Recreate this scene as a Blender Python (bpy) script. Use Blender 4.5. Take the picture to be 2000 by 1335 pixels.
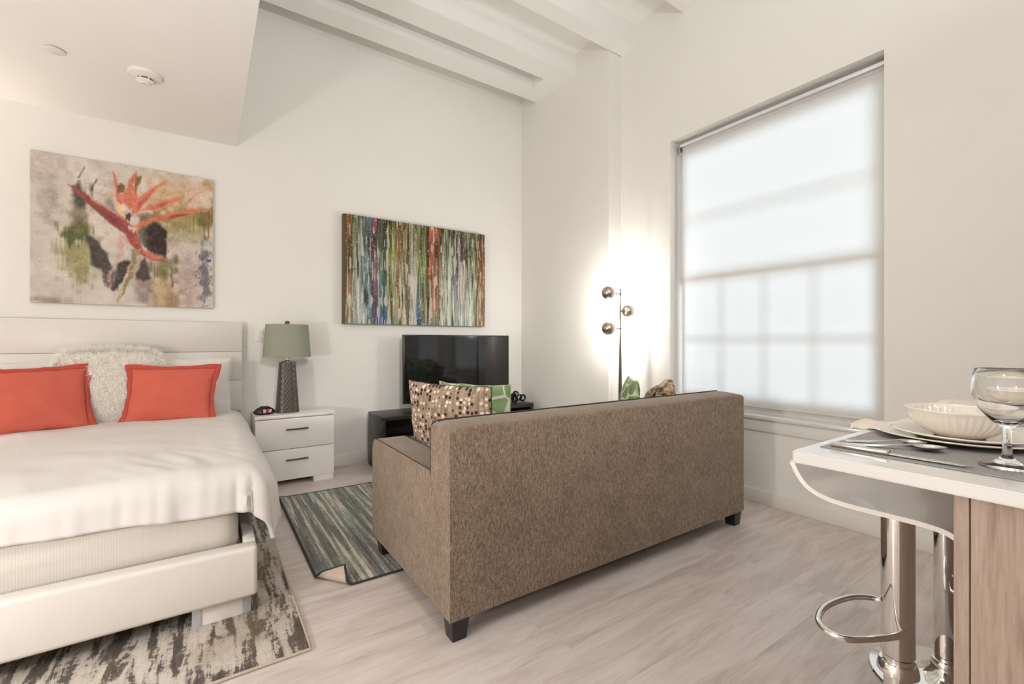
import bpy, bmesh, math, random
import numpy as np
from mathutils import Vector, Matrix, Euler
PI = math.pi
R = math.radians
SC = bpy.context.scene
COL = SC.collection
for o in list(bpy.data.objects):
    bpy.data.objects.remove(o)

# ------------------------------------------------------------------ camera
cam_d = bpy.data.cameras.new('camera')
cam_d.sensor_fit = 'HORIZONTAL'
cam_d.sensor_width = 36.0
cam_d.lens = 36.0 * 882.0 / 2000.0
cam_d.clip_start = 0.05
cam = bpy.data.objects.new('camera', cam_d)
COL.objects.link(cam)
cam.location = (0.0, 0.0, 1.14)
cam.rotation_euler = (R(90), 0, R(55.84 - 90))
SC.camera = cam

# ------------------------------------------------------------------ world, exposure
w = bpy.data.worlds.new('overcast_sky')
SC.world = w
w.use_nodes = True
w.node_tree.nodes['Background'].inputs['Color'].default_value = (0.82, 0.90, 1.0, 1)
w.node_tree.nodes['Background'].inputs['Strength'].default_value = 4.3
SC.view_settings.view_transform = 'Standard'
SC.view_settings.look = 'None'
SC.view_settings.gamma = 1.0
SC.view_settings.use_curve_mapping = False
SC.view_settings.exposure = 0.0
try:
    SC.cycles.use_denoising = True
    SC.cycles.max_bounces = 10
    SC.cycles.diffuse_bounces = 6
    SC.cycles.transparent_max_bounces = 12
    SC.cycles.sample_clamp_indirect = 6.0
    SC.cycles.caustics_reflective = False
    SC.cycles.caustics_refractive = False
except Exception:
    pass


def area_lamp(name, loc, size, power, color, rot=(0, 0, 0), shape='DISK', size_y=None, spread=None):
    d = bpy.data.lights.new(name, 'AREA')
    d.shape = shape
    d.size = size
    if size_y:
        d.size_y = size_y
    d.energy = power
    d.color = color
    if spread:
        d.spread = spread
    o = bpy.data.objects.new(name, d)
    COL.objects.link(o)
    o.location = loc
    o.rotation_euler = rot
    return o


# lamps of the flat out of the picture: a wall lamp left of the bed, a globe lamp to the left of the camera
# plus two added fill lights: one aimed forward, one bounced off the ceiling
def point_lamp(name, loc, power, color, r):
    d = bpy.data.lights.new(name, 'POINT')
    d.energy = power
    d.color = color
    d.shadow_soft_size = r
    o = bpy.data.objects.new(name, d)
    COL.objects.link(o)
    o.location = loc
    return o


point_lamp('wall_lamp_light', (-1.78, 4.16, 1.52), 50, (1.0, 0.91, 0.77), 0.05)
point_lamp('globe_lamp_light', (-1.60, 1.20, 0.95), 86, (1.0, 0.982, 0.945), 0.13)
area_lamp('fill_spot_light', (0.45, -1.6, 2.5), 0.4, 12, (1.0, 0.98, 0.95), rot=(R(78), 0, R(-15)), spread=R(75))  # fill light added to lift the nightstand and back wall
area_lamp('kitchen_light', (-1.5, 0.3, 2.63), 0.5, 12, (1.0, 0.98, 0.95))
area_lamp('bounce_fill_light', (0.75, -0.75, 1.88), 0.34, 52, (0.985, 1.0, 1.0), rot=(PI - R(26), 0, 0), spread=R(125))  # added bounce light to brighten ceiling and beams, no known lamp there

# ------------------------------------------------------------------ materials


def srgb(r, g, b):
    def f(c):
        c = c / 255.0
        return c / 12.92 if c <= 0.04045 else ((c + 0.055) / 1.055) ** 2.4
    return (f(r), f(g), f(b), 1.0)


class NT:
    """small node helper"""

    def __init__(s, name):
        s.m = bpy.data.materials.new(name)
        s.m.use_nodes = True
        s.t = s.m.node_tree
        s.b = s.t.nodes['Principled BSDF']
        s.out = s.t.nodes['Material Output']

    def n(s, typ, **kw):
        nd = s.t.nodes.new(typ)
        for k, v in kw.items():
            if k in nd.inputs:
                nd.inputs[k].default_value = v
            else:
                setattr(nd, k, v)
        return nd

    def l(s, a, b):
        s.t.links.new(a, b)

    def coords(s, scale=(1, 1, 1), kind='Object', offs=None):
        tc = s.n('ShaderNodeTexCoord')
        mp = s.n('ShaderNodeMapping')
        mp.inputs['Scale'].default_value = scale
        s.l(tc.outputs[kind], mp.inputs['Vector'])
        if offs is not None:
            s.l(offs, mp.inputs['Location'])
        return mp.outputs['Vector']

    def noise(s, vec, scale=5, detail=4, rough=0.6, dist=0.0):
        nd = s.n('ShaderNodeTexNoise')
        nd.inputs['Scale'].default_value = scale
        nd.inputs['Detail'].default_value = detail
        nd.inputs['Roughness'].default_value = rough
        nd.inputs['Distortion'].default_value = dist
        s.l(vec, nd.inputs['Vector'])
        return nd.outputs['Fac']

    def ramp(s, fac, stops, interp='LINEAR'):
        nd = s.n('ShaderNodeValToRGB')
        cr = nd.color_ramp
        cr.interpolation = interp
        while len(cr.elements) > len(stops):
            cr.elements.remove(cr.elements[-1])
        while len(cr.elements) < len(stops):
            cr.elements.new(0.5)
        for e, (p, c) in zip(cr.elements, stops):
            e.position = p
            e.color = c if len(c) == 4 else (*c, 1)
        s.l(fac, nd.inputs['Fac'])
        return nd.outputs['Color']

    def mix(s, fac, a, b, mode='MIX'):
        nd = s.n('ShaderNodeMix', data_type='RGBA', blend_type=mode)
        for sock, v in ((nd.inputs[0], fac), (nd.inputs[6], a), (nd.inputs[7], b)):
            if hasattr(v, 'is_linked') or hasattr(v, 'links'):
                s.l(v, sock)
            else:
                sock.default_value = v
        return nd.outputs[2]

    def math(s, op, a, b=0.0):
        nd = s.n('ShaderNodeMath', operation=op)
        for sock, v in ((nd.inputs[0], a), (nd.inputs[1], b)):
            if hasattr(v, 'links'):
                s.l(v, sock)
            else:
                sock.default_value = v
        return nd.outputs[0]

    def bump(s, h, strength=0.2, dist=0.01):
        nd = s.n('ShaderNodeBump')
        nd.inputs['Strength'].default_value = strength
        nd.inputs['Distance'].default_value = dist
        s.l(h, nd.inputs['Height'])
        s.l(nd.outputs['Normal'], s.b.inputs['Normal'])

    def col(s, c):
        if hasattr(c, 'links'):
            s.l(c, s.b.inputs['Base Color'])
        else:
            s.b.inputs['Base Color'].default_value = c

    def set(s, rough=None, metal=None, spec=None, coat=None, sheen=None):
        if rough is not None:
            s.b.inputs['Roughness'].default_value = rough
        if metal is not None:
            s.b.inputs['Metallic'].default_value = metal
        if spec is not None:
            s.b.inputs['Specular IOR Level'].default_value = spec
        if coat is not None:
            s.b.inputs['Coat Weight'].default_value = coat
        if sheen is not None:
            s.b.inputs['Sheen Weight'].default_value = sheen
        return s


def plain(name, c, rough=0.5, metal=0.0, spec=0.5, coat=None, var=0.04, nscale=6.0, bump=0.0, bscale=200.0):
    """base colour with a slight procedural mottling"""
    t = NT(name)
    v = t.coords()
    f = t.noise(v, nscale, 3)
    a = tuple(x * (1 - var) for x in c[:3]) + (1,)
    b = tuple(min(1, x * (1 + var)) for x in c[:3]) + (1,)
    t.col(t.ramp(f, [(0.3, a), (0.7, b)]))
    t.set(rough, metal, spec, coat)
    if bump:
        t.bump(t.noise(v, bscale, 2), bump, 0.002)
    return t.m


M = {}
M['wall'] = plain('wall_paint', (0.81, 0.788, 0.752), 0.75, spec=0.25, var=0.012, nscale=2, bump=0.05, bscale=350)
M['ceil'] = plain('ceiling_paint', (0.85, 0.833, 0.806), 0.8, spec=0.2, var=0.01, nscale=2, bump=0.04, bscale=350)
M['trim'] = plain('trim_paint', (0.80, 0.77, 0.73), 0.4, spec=0.4, var=0.01)
M['white_gloss'] = plain('white_lacquer', (0.84, 0.81, 0.775), 0.22, spec=0.5, var=0.012, coat=0.3)
M['headboard'] = plain('white_faux_leather', (0.70, 0.665, 0.625), 0.38, spec=0.45, var=0.012, bump=0.06, bscale=500)
M['alu'] = plain('brushed_aluminium', (0.72, 0.73, 0.76), 0.25, 1.0, var=0.05)
M['chrome'] = plain('chrome', (0.80, 0.78, 0.76), 0.06, 1.0, var=0.01)
M['pole_nickel'] = plain('satin_nickel_pole', (0.20, 0.175, 0.15), 0.35, 0.9, var=0.05)
M['nickel'] = plain('brushed_nickel', (0.55, 0.49, 0.42), 0.28, 1.0, var=0.05)
M['dark_metal'] = plain('dark_pewter', (0.13, 0.115, 0.10), 0.32, 0.9, var=0.1)
M['black_leg'] = plain('black_stained_wood', (0.016, 0.013, 0.012), 0.38, var=0.3, nscale=30)
M['black_wood'] = plain('black_brown_veneer', (0.016, 0.013, 0.011), 0.35, var=0.35, nscale=14)
M['black_plastic'] = plain('black_plastic', (0.010, 0.009, 0.009), 0.3, var=0.2)
M['white_plastic'] = plain('white_plastic', (0.78, 0.74, 0.69), 0.35, var=0.015)
M['dark_slot'] = plain('dark_vent_slot', (0.10, 0.085, 0.07), 0.7)
M['china'] = plain('cream_china', (0.80, 0.745, 0.67), 0.14, var=0.015, coat=0.4)
M['steel'] = plain('stainless_steel', (0.62, 0.60, 0.57), 0.14, 1.0, var=0.04)
M['counter'] = plain('white_solid_surface', (0.70, 0.685, 0.675), 0.12, var=0.012, coat=0.5)
M['acrylic'] = plain('white_moulded_seat', (0.80, 0.76, 0.73), 0.2, var=0.012, coat=0.4)
M['white_metal'] = plain('zinc_plate', (0.62, 0.64, 0.67), 0.35, 0.6, var=0.06)
M['screw'] = plain('dark_screw', (0.05, 0.05, 0.05), 0.4, 0.5)
M['lamp_base'] = plain('charcoal_ceramic', (0.085, 0.069, 0.058), 0.30, var=0.12, nscale=40)
M['napkin'] = plain('cream_linen', (0.74, 0.665, 0.56), 0.85, var=0.06, nscale=60, bump=0.15, bscale=900)
M['piping'] = plain('dark_piping', (0.055, 0.040, 0.030), 0.8)
M['backing'] = plain('beige_rug_backing', (0.52, 0.42, 0.35), 0.9, var=0.12, nscale=90, bump=0.3, bscale=300)
M['binding_dark'] = plain('charcoal_binding', (0.045, 0.04, 0.037), 0.9, var=0.2, nscale=120)
M['binding_light'] = plain('beige_binding', (0.50, 0.42, 0.34), 0.9, var=0.12, nscale=120)
M['canvas_edge'] = plain('canvas_edge', (0.11, 0.10, 0.055), 0.8, var=0.3, nscale=30)
M['canvas_side'] = plain('pale_canvas_edge', (0.50, 0.45, 0.38), 0.8, var=0.15, nscale=20)
M['gold_knob'] = plain('aged_brass', (0.12, 0.09, 0.06), 0.35, 0.8)


def cloth(name, c, weave=700.0, var=0.05, rough=0.9, bump=0.15, sheen=0.15, nscale=9):
    t = NT(name)
    v = t.coords()
    f = t.noise(v, nscale, 4)
    a = tuple(x * (1 - var) for x in c[:3]) + (1,)
    b = tuple(min(1, x * (1 + var)) for x in c[:3]) + (1,)
    t.col(t.ramp(f, [(0.3, a), (0.7, b)]))
    t.set(rough, 0, 0.25, sheen=sheen)
    t.bump(t.noise(v, weave, 2), bump, 0.0015)
    return t.m


M['duvet'] = cloth('white_cotton', (0.65, 0.622, 0.606), var=0.012, bump=0.08)
M['pillow_white'] = cloth('white_pillowcase', (0.72, 0.685, 0.66), var=0.012, bump=0.08)
M['coral'] = cloth('coral_cotton', (0.56, 0.118, 0.080), var=0.05, bump=0.12)
M['coral_edge'] = cloth('coral_flange', (0.48, 0.075, 0.052), var=0.05, bump=0.12)
M['fur'] = cloth('cream_faux_fur', (0.80, 0.755, 0.70), var=0.07, nscale=30)
M['fur_pile'] = cloth('cream_fur_pile', (0.95, 0.92, 0.87), var=0.04, nscale=30, bump=0.0)
M['shade'] = cloth('sage_linen', (0.30, 0.31, 0.245), weave=900, var=0.035, bump=0.2, sheen=0.0)


def m_sheet():
    t = NT('striped_fitted_sheet')
    v = t.coords()
    sep = t.n('ShaderNodeSeparateXYZ')
    t.l(v, sep.inputs[0])
    s = t.math('SINE', t.math('MULTIPLY', sep.outputs[0], 2 * PI / 0.0085))
    f = t.math('MULTIPLY_ADD', s, 0.5)
    t.t.nodes[-1].inputs[2].default_value = 0.5
    t.col(t.ramp(f, [(0.2, (0.56, 0.52, 0.475, 1)), (0.8, (0.60, 0.56, 0.515, 1))]))
    t.set(0.7, 0, 0.3, sheen=0.1)
    return t.m


M['sheet'] = m_sheet()


def m_tweed():
    t = NT('brown_tweed')
    v = t.coords((1, 1, 0.42))
    n1 = t.noise(v, 420, 3, 0.7)
    n2 = t.noise(t.coords((1, 1, 0.30)), 150, 3, 0.65)
    n3 = t.noise(t.coords(), 7, 3)
    f = t.math('ADD', t.math('MULTIPLY', n1, 0.62), t.math('MULTIPLY', n2, 0.38))
    f = t.math('ADD', f, t.math('MULTIPLY', t.math('SUBTRACT', n3, 0.5), 0.10))
    t.col(t.ramp(f, [(0.34, (0.086, 0.060, 0.041, 1)), (0.45, (0.164, 0.119, 0.083, 1)),
                     (0.54, (0.26, 0.195, 0.142, 1)), (0.67, (0.42, 0.33, 0.25, 1))]))
    t.set(0.95, 0, 0.15, sheen=0.2)
    t.bump(n1, 0.35, 0.003)
    return t.m


M['tweed'] = m_tweed()


def m_plank():
    t = NT('pale_oak_plank')
    oi = t.n('ShaderNodeObjectInfo')
    comb = t.n('ShaderNodeCombineXYZ')
    for i, k in enumerate((37.0, 91.0, 11.0)):
        t.l(t.math('MULTIPLY', oi.outputs['Random'], k), comb.inputs[i])
    v1 = t.coords((1.0, 7.0, 1), offs=comb.outputs[0])
    n1 = t.noise(v1, 2.2, 5, 0.62, 0.6)
    v2 = t.coords((3.0, 60.0, 1), offs=comb.outputs[0])
    n2 = t.noise(v2, 2.5, 4, 0.65)
    f = t.math('ADD', t.math('MULTIPLY', n1, 0.68), t.math('MULTIPLY', n2, 0.32))
    f = t.math('ADD', f, t.math('MULTIPLY', t.math('SUBTRACT', oi.outputs['Random'], 0.5), 0.05))
    t.col(t.ramp(f, [(0.34, (0.45, 0.388, 0.352, 1)), (0.47, (0.565, 0.497, 0.462, 1)),
                     (0.56, (0.625, 0.562, 0.53, 1)), (0.72, (0.68, 0.62, 0.59, 1))]))
    t.set(0.42, 0, 0.4)
    t.bump(n2, 0.06, 0.002)
    return t.m


M['plank'] = m_plank()
M['subfloor'] = plain('dark_subfloor', (0.16, 0.12, 0.09), 0.9)


def m_wood(name, stops, axis=(14, 14, 1.0), rough=0.5):
    t = NT(name)
    v = t.coords(axis)
    n = t.noise(v, 3.0, 5, 0.6, 0.8)
    n2 = t.noise(t.coords(tuple(a * 6 for a in axis)), 3.0, 3, 0.6)
    f = t.math('ADD', t.math('MULTIPLY', n, 0.65), t.math('MULTIPLY', n2, 0.35))
    t.col(t.ramp(f, stops))
    t.set(rough, 0, 0.35)
    t.bump(n2, 0.08, 0.002)
    return t.m


M['oak'] = m_wood('taupe_oak_laminate', [(0.30, (0.205, 0.138, 0.103, 1)), (0.48, (0.345, 0.258, 0.206, 1)), (0.72, (0.46, 0.365, 0.305, 1))])


def m_rug_grey():
    t = NT('distressed_grey_rug')
    v = t.coords()
    st = t.noise(t.coords((13, 1.7, 1)), 1.5, 6, 0.66, 0.35)
    big = t.noise(v, 3.2, 3, 0.5)
    fine = t.noise(v, 130, 4, 0.75)
    med = t.noise(v, 38, 4, 0.7)
    f = t.math('ADD', st, t.math('MULTIPLY', t.math('SUBTRACT', fine, 0.5), 0.16))
    f = t.math('ADD', f, t.math('MULTIPLY', t.math('SUBTRACT', med, 0.5), 0.28))
    f = t.math('ADD', f, t.math('MULTIPLY', t.math('SUBTRACT', big, 0.5), 0.22))
    c = t.ramp(f, [(0.37, (0.070, 0.056, 0.046, 1)), (0.475, (0.130, 0.104, 0.088, 1)),
                   (0.510, (0.46, 0.41, 0.365, 1)), (0.61, (0.62, 0.555, 0.49, 1)), (0.70, (0.50, 0.50, 0.50, 1))])
    pat = t.noise(v, 1.7, 3, 0.5)
    c = t.mix(t.ramp(pat, [(0.54, (0, 0, 0, 1)), (0.60, (0.55, 0.55, 0.55, 1))]), c, t.mix(0.62, c, (0.22, 0.165, 0.085, 1)))
    t.col(c)
    t.set(0.97, 0, 0.1, sheen=0.2)
    t.bump(fine, 0.5, 0.004)
    return t.m


def m_rug_teal():
    t = NT('striped_teal_rug')
    v = t.coords()
    st = t.noise(t.coords((24.0, 0.55, 1)), 1.45, 5, 0.60, 0.12)
    fine = t.noise(v, 150, 4, 0.75)
    med = t.noise(v, 48, 4, 0.7)
    lines = t.noise(t.coords((40.0, 0.8, 1)), 1.3, 4, 0.6, 0.1)
    f = t.math('ADD', st, t.math('MULTIPLY', t.math('SUBTRACT', fine, 0.5), 0.13))
    f = t.math('ADD', f, t.math('MULTIPLY', t.math('SUBTRACT', med, 0.5), 0.15))
    c = t.ramp(f, [(0.34, (0.065, 0.075, 0.070, 1)), (0.42, (0.20, 0.205, 0.18, 1)), (0.46, (0.075, 0.066, 0.058, 1)),
                   (0.50, (0.29, 0.30, 0.265, 1)), (0.54, (0.16, 0.165, 0.145, 1)), (0.57, (0.54, 0.495, 0.415, 1)),
                   (0.70, (0.68, 0.62, 0.53, 1))])
    pat = t.noise(t.coords((2.6, 1, 1)), 2.2, 3, 0.55)
    teal = t.mix(t.ramp(fine, [(0.4, (0, 0, 0, 1)), (0.6, (1, 1, 1, 1))]), (0.075, 0.17, 0.15, 1), (0.26, 0.36, 0.32, 1))
    c = t.mix(t.ramp(pat, [(0.53, (0, 0, 0, 1)), (0.66, (0.6, 0.6, 0.6, 1))]), c, teal)
    l2 = t.math('ADD', lines, t.math('MULTIPLY', t.math('SUBTRACT', med, 0.5), 0.10))
    c = t.mix(t.ramp(l2, [(0.615, (0, 0, 0, 1)), (0.64, (1, 1, 1, 1))]), c, (0.60, 0.55, 0.46, 1))
    t.col(c)
    t.set(0.97, 0, 0.1, sheen=0.2)
    t.bump(fine, 0.5, 0.004)
    return t.m


M['rug_grey'] = m_rug_grey()
M['rug_teal'] = m_rug_teal()


def m_dots():
    t = NT('polka_dot_weave')
    v = t.coords((1, 0.0, 1))
    vo = t.n('ShaderNodeTexVoronoi')
    vo.inputs['Scale'].default_value = 46
    vo.inputs['Randomness'].default_value = 0.5
    t.l(v, vo.inputs['Vector'])
    dot = t.ramp(vo.outputs['Distance'], [(0.40, (1, 1, 1, 1)), (0.44, (0, 0, 0, 1))])
    sep = t.n('ShaderNodeSeparateColor')
    t.l(vo.outputs['Color'], sep.inputs[0])
    dc = t.ramp(sep.outputs[0], [(0.0, (0.040, 0.022, 0.016, 1)), (0.42, (0.62, 0.55, 0.45, 1)), (0.66, (0.40, 0.30, 0.23, 1)), (0.86, (0.72, 0.64, 0.54, 1))], 'CONSTANT')
    base = t.ramp(t.noise(t.coords((30, 1, 1.5)), 2.5, 3), [(0.35, (0.21, 0.145, 0.10, 1)), (0.6, (0.36, 0.265, 0.20, 1))])
    t.col(t.mix(dot, base, dc))
    t.set(0.9, 0, 0.2, sheen=0.1)
    t.bump(t.noise(t.coords(), 600, 2), 0.2, 0.002)
    return t.m


def m_leaf():
    t = NT('green_leaf_print')
    v = t.coords((1, 0.0, 1))
    vo = t.n('ShaderNodeTexVoronoi', feature='DISTANCE_TO_EDGE')
    vo.inputs['Scale'].default_value = 8.0
    t.l(v, vo.inputs['Vector'])
    line = t.ramp(vo.outputs['Distance'], [(0.020, (1, 1, 1, 1)), (0.040, (0, 0, 0, 1))])
    g = t.ramp(t.noise(v, 7, 4), [(0.35, (0.12, 0.215, 0.075, 1)), (0.65, (0.32, 0.44, 0.22, 1))])
    t.col(t.mix(line, g, (0.66, 0.72, 0.55, 1)))
    t.set(0.9, 0, 0.2, sheen=0.1)
    t.bump(t.noise(t.coords(), 600, 2), 0.2, 0.002)
    return t.m


def m_animal():
    t = NT('brown_marbled_weave')
    n = t.noise(t.coords((1, 0.3, 1.4)), 16, 4, 0.6, 1.5)
    t.col(t.ramp(n, [(0.36, (0.045, 0.025, 0.014, 1)), (0.47, (0.24, 0.155, 0.085, 1)), (0.56, (0.50, 0.39, 0.27, 1)), (0.7, (0.62, 0.52, 0.40, 1))]))
    t.set(0.9, 0, 0.2)
    t.bump(n, 0.3, 0.004)
    return t.m


M['dots'] = m_dots()
M['leaf'] = m_leaf()
M['animal'] = m_animal()
M["leaf_edge"] = cloth("pale_green_edge", (0.42, 0.52, 0.32), var=0.08)


def m_mat():
    t = NT('grey_woven_placemat')
    v = t.coords()
    n = t.noise(t.coords((1, 6, 1)), 160, 3, 0.7)
    t.col(t.ramp(n, [(0.3, (0.21, 0.205, 0.20, 1)), (0.7, (0.40, 0.395, 0.385, 1))]))
    t.set(0.55, 0, 0.4)
    t.bump(n, 0.3, 0.002)
    return t.m


M['placemat'] = m_mat()


def m_paint(name):
    t = NT(name)
    a = t.n('ShaderNodeVertexColor', layer_name='paint')
    v = t.coords()
    n = t.noise(v, 220, 3, 0.7)
    c = t.mix(0.35, a.outputs['Color'], t.ramp(n, [(0.3, (0.75, 0.75, 0.75, 1)), (0.7, (1.0, 1.0, 1.0, 1))]), 'MULTIPLY')
    t.col(c)
    t.set(0.6, 0, 0.3)
    t.bump(n, 0.25, 0.003)
    return t.m


M['paint1'] = m_paint('flower_canvas_paint')
M['paint2'] = m_paint('striped_canvas_paint')


def m_blind():
    t = NT('translucent_blind_fabric')
    v = t.coords()
    n = t.noise(v, 500, 2)
    c = t.ramp(n, [(0.3, (0.83, 0.815, 0.79, 1)), (0.7, (0.88, 0.865, 0.84, 1))])
    d = t.n('ShaderNodeBsdfDiffuse')
    tr = t.n('ShaderNodeBsdfTranslucent')
    t.l(c, d.inputs['Color'])
    t.l(c, tr.inputs['Color'])
    mx = t.n('ShaderNodeMixShader')
    mx.inputs[0].default_value = 0.42
    t.l(d.outputs[0], mx.inputs[1])
    t.l(tr.outputs[0], mx.inputs[2])
    t.l(mx.outputs[0], t.out.inputs['Surface'])
    return t.m


M['blind'] = m_blind()


def m_pane():
    t = NT('window_glass')
    tr = t.n('ShaderNodeBsdfTransparent')
    tr.inputs['Color'].default_value = (0.94, 0.97, 0.97, 1)
    gl = t.n('ShaderNodeBsdfGlossy')
    gl.inputs['Roughness'].default_value = 0.01
    fr = t.n('ShaderNodeFresnel')
    fr.inputs['IOR'].default_value = 1.45
    mx = t.n('ShaderNodeMixShader')
    t.l(fr.outputs[0], mx.inputs[0])
    t.l(tr.outputs[0], mx.inputs[1])
    t.l(gl.outputs[0], mx.inputs[2])
    t.l(mx.outputs[0], t.out.inputs['Surface'])
    return t.m


M['pane'] = m_pane()


def m_glass():
    t = NT('clear_glass')
    t.col((0.97, 0.97, 0.96, 1))
    t.set(0.0, 0, 0.5)
    t.b.inputs['Transmission Weight'].default_value = 1.0
    t.b.inputs['IOR'].default_value = 1.45
    return t.m


M['glass'] = m_glass()


def m_screen():
    t = NT('tv_panel')
    t.col((0.006, 0.006, 0.007, 1))
    t.set(0.06, 0, 0.5, coat=0.25)
    t.b.inputs['IOR'].default_value = 1.55
    return t.m


M['screen'] = m_screen()


def m_emit(name, c, s):
    t = NT(name)
    t.col((c[0] * 0.5, c[1] * 0.5, c[2] * 0.5, 1))
    t.b.inputs['Emission Color'].default_value = (*c, 1)
    t.b.inputs['Emission Strength'].default_value = s
    return t.m


M['bulb'] = m_emit('lit_bulb', (1.0, 0.93, 0.82), 40.0)
M['diffuser'] = m_emit('lit_diffuser', (1.0, 0.88, 0.72), 6.0)
M['digits'] = m_emit('red_led', (1.0, 0.20, 0.25), 2.6)

# ------------------------------------------------------------------ mesh helpers
WLOC = {}


def wl(o):
    return WLOC.get(o.name, Vector((0, 0, 0)))


def finish(name, me, mat, parent=None, smooth=35, local=False):
    if mat is not None:
        me.materials.append(M[mat] if isinstance(mat, str) else mat)
    if parent is not None and not local:
        off = wl(parent)
        me.transform(Matrix.Translation(-off))
    if smooth:
        me.shade_smooth()
        me.set_sharp_from_angle(angle=R(smooth))
    o = bpy.data.objects.new(name, me)
    COL.objects.link(o)
    if parent is not None:
        o.parent = parent
        WLOC[o.name] = wl(parent).copy() if not local else Vector((0, 0, 0))
    return o


def obj(name, bm, mat, parent=None, smooth=35, local=False):
    me = bpy.data.meshes.new(name)
    bmesh.ops.recalc_face_normals(bm, faces=bm.faces[:])
    bm.to_mesh(me)
    bm.free()
    return finish(name, me, mat, parent, smooth, local)


def pyobj(name, verts, faces, mat, parent=None, smooth=60, local=False):
    me = bpy.data.meshes.new(name)
    me.from_pydata([tuple(v) for v in verts], [], faces)
    me.update()
    return finish(name, me, mat, parent, smooth, local)


def thing(name, label, cat, loc, rot=(0, 0, 0), group=None):
    o = bpy.data.objects.new(name, None)
    o.empty_display_size = 0.1
    COL.objects.link(o)
    o.location = loc
    o.rotation_euler = rot
    o['label'] = label
    o['category'] = cat
    if group:
        o['group'] = group
    WLOC[o.name] = Vector(loc)
    return o


def tag(o, label, cat, group=None):
    o['label'] = label
    o['category'] = cat
    if group:
        o['group'] = group
    return o


def struct(o):
    o['kind'] = 'structure'
    return o


def BM():
    return bmesh.new()


def merge(bm, tmp):
    me = bpy.data.meshes.new('tmp')
    tmp.to_mesh(me)
    tmp.free()
    bm.from_mesh(me)
    bpy.data.meshes.remove(me)


def box(bm, x0, x1, y0, y1, z0, z1, bev=0.0, seg=2):
    t = bmesh.new()
    bmesh.ops.create_cube(t, size=1.0)
    for v in t.verts:
        v.co = Vector(((x0 + x1) / 2 + v.co.x * (x1 - x0), (y0 + y1) / 2 + v.co.y * (y1 - y0), (z0 + z1) / 2 + v.co.z * (z1 - z0)))
    if bev:
        bmesh.ops.bevel(t, geom=t.edges[:], offset=bev, segments=seg, profile=0.5, affect='EDGES')
    merge(bm, t)
    return bm


def mkbox(*a, **k):
    return box(BM(), *a, **k)


def lathe(bm, prof, c=(0, 0, 0), n=32, mtx=None):
    """prof: list of (r, z)"""
    rings = []
    for r, z in prof:
        if r < 1e-6:
            rings.append([bm.verts.new((0, 0, z))])
        else:
            rings.append([bm.verts.new((r * math.cos(2 * PI * i / n), r * math.sin(2 * PI * i / n), z)) for i in range(n)])
    nv = [v for rg in rings for v in rg]
    for a, b in zip(rings[:-1], rings[1:]):
        for i in range(n):
            j = (i + 1) % n
            if len(a) == 1 and len(b) == 1:
                continue
            if len(a) == 1:
                bm.faces.new((a[0], b[i], b[j]))
            elif len(b) == 1:
                bm.faces.new((a[i], b[0], a[j]))
            else:
                bm.faces.new((a[i], b[i], b[j], a[j]))
    m = Matrix.Translation(Vector(c)) @ (mtx if mtx is not None else Matrix())
    for v in nv:
        v.co = m @ v.co
    return bm


def tube(bm, pts, r, n=10, closed=False, caps=True):
    pts = [Vector(p) for p in pts]
    N = len(pts)
    rings = []
    prev = None
    for i, p in enumerate(pts):
        if closed:
            d = (pts[(i + 1) % N] - pts[i - 1]).normalized()
        else:
            d = (pts[min(i + 1, N - 1)] - pts[max(i - 1, 0)]).normalized()
        if prev is None:
            a = d.orthogonal().normalized()
        else:
            a = (prev - d * prev.dot(d)).normalized()
        prev = a
        b = d.cross(a)
        rr = r[i] if isinstance(r, (list, tuple)) else r
        rings.append([bm.verts.new(p + (a * math.cos(2 * PI * k / n) + b * math.sin(2 * PI * k / n)) * rr) for k in range(n)])
    rng = range(N) if closed else range(N - 1)
    for i in rng:
        A, B = rings[i], rings[(i + 1) % N]
        for k in range(n):
            bm.faces.new((A[k], A[(k + 1) % n], B[(k + 1) % n], B[k]))
    if not closed and caps:
        bm.faces.new(rings[0][::-1])
        bm.faces.new(rings[-1])
    return bm


def cyl(bm, p0, p1, r, n=20):
    return tube(bm, [p0, p1], r, n)


def prism(bm, pts2, axis, a0, a1):
    """extrude a 2D polygon along an axis; pts2 are the other two coords in xyz order"""
    def mk(p, a):
        return {'x': (a, p[0], p[1]), 'y': (p[0], a, p[1]), 'z': (p[0], p[1], a)}[axis]
    A = [bm.verts.new(mk(p, a0)) for p in pts2]
    B = [bm.verts.new(mk(p, a1)) for p in pts2]
    n = len(pts2)
    bm.faces.new(A)
    bm.faces.new(B[::-1])
    for i in range(n):
        bm.faces.new((A[i], B[i], B[(i + 1) % n], A[(i + 1) % n]))
    return bm


def gridfaces(nu, nv):
    return [(i * nv + j, (i + 1) * nv + j, (i + 1) * nv + j + 1, i * nv + j + 1) for i in range(nu - 1) for j in range(nv - 1)]


def catmull(P, k=8, closed=False):
    P = [Vector(p) for p in P]
    out = []
    n = len(P)
    for i in range(n if closed else n - 1):
        p0 = P[(i - 1) % n] if closed or i > 0 else P[0]
        p1, p2 = P[i], P[(i + 1) % n]
        p3 = P[(i + 2) % n] if closed or i + 2 < n else P[-1]
        for j in range(k):
            t = j / k
            out.append(0.5 * ((2 * p1) + (p2 - p0) * t + (2 * p0 - 5 * p1 + 4 * p2 - p3) * t * t + (3 * p1 - p0 - 3 * p2 + p3) * t ** 3))
    if not closed:
        out.append(P[-1])
    return out


from mathutils import noise as mnoise


def nz(x, y, z=0.0):
    return mnoise.noise(Vector((x, y, z)))


# ------------------------------------------------------------------ the setting
D, XW, XC, YC = 4.346, 3.2525, 3.085, 2.955
XL, YF, XO = -2.5, -2.6, 3.47
ZC, ZS = 4.04, 2.743

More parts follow.
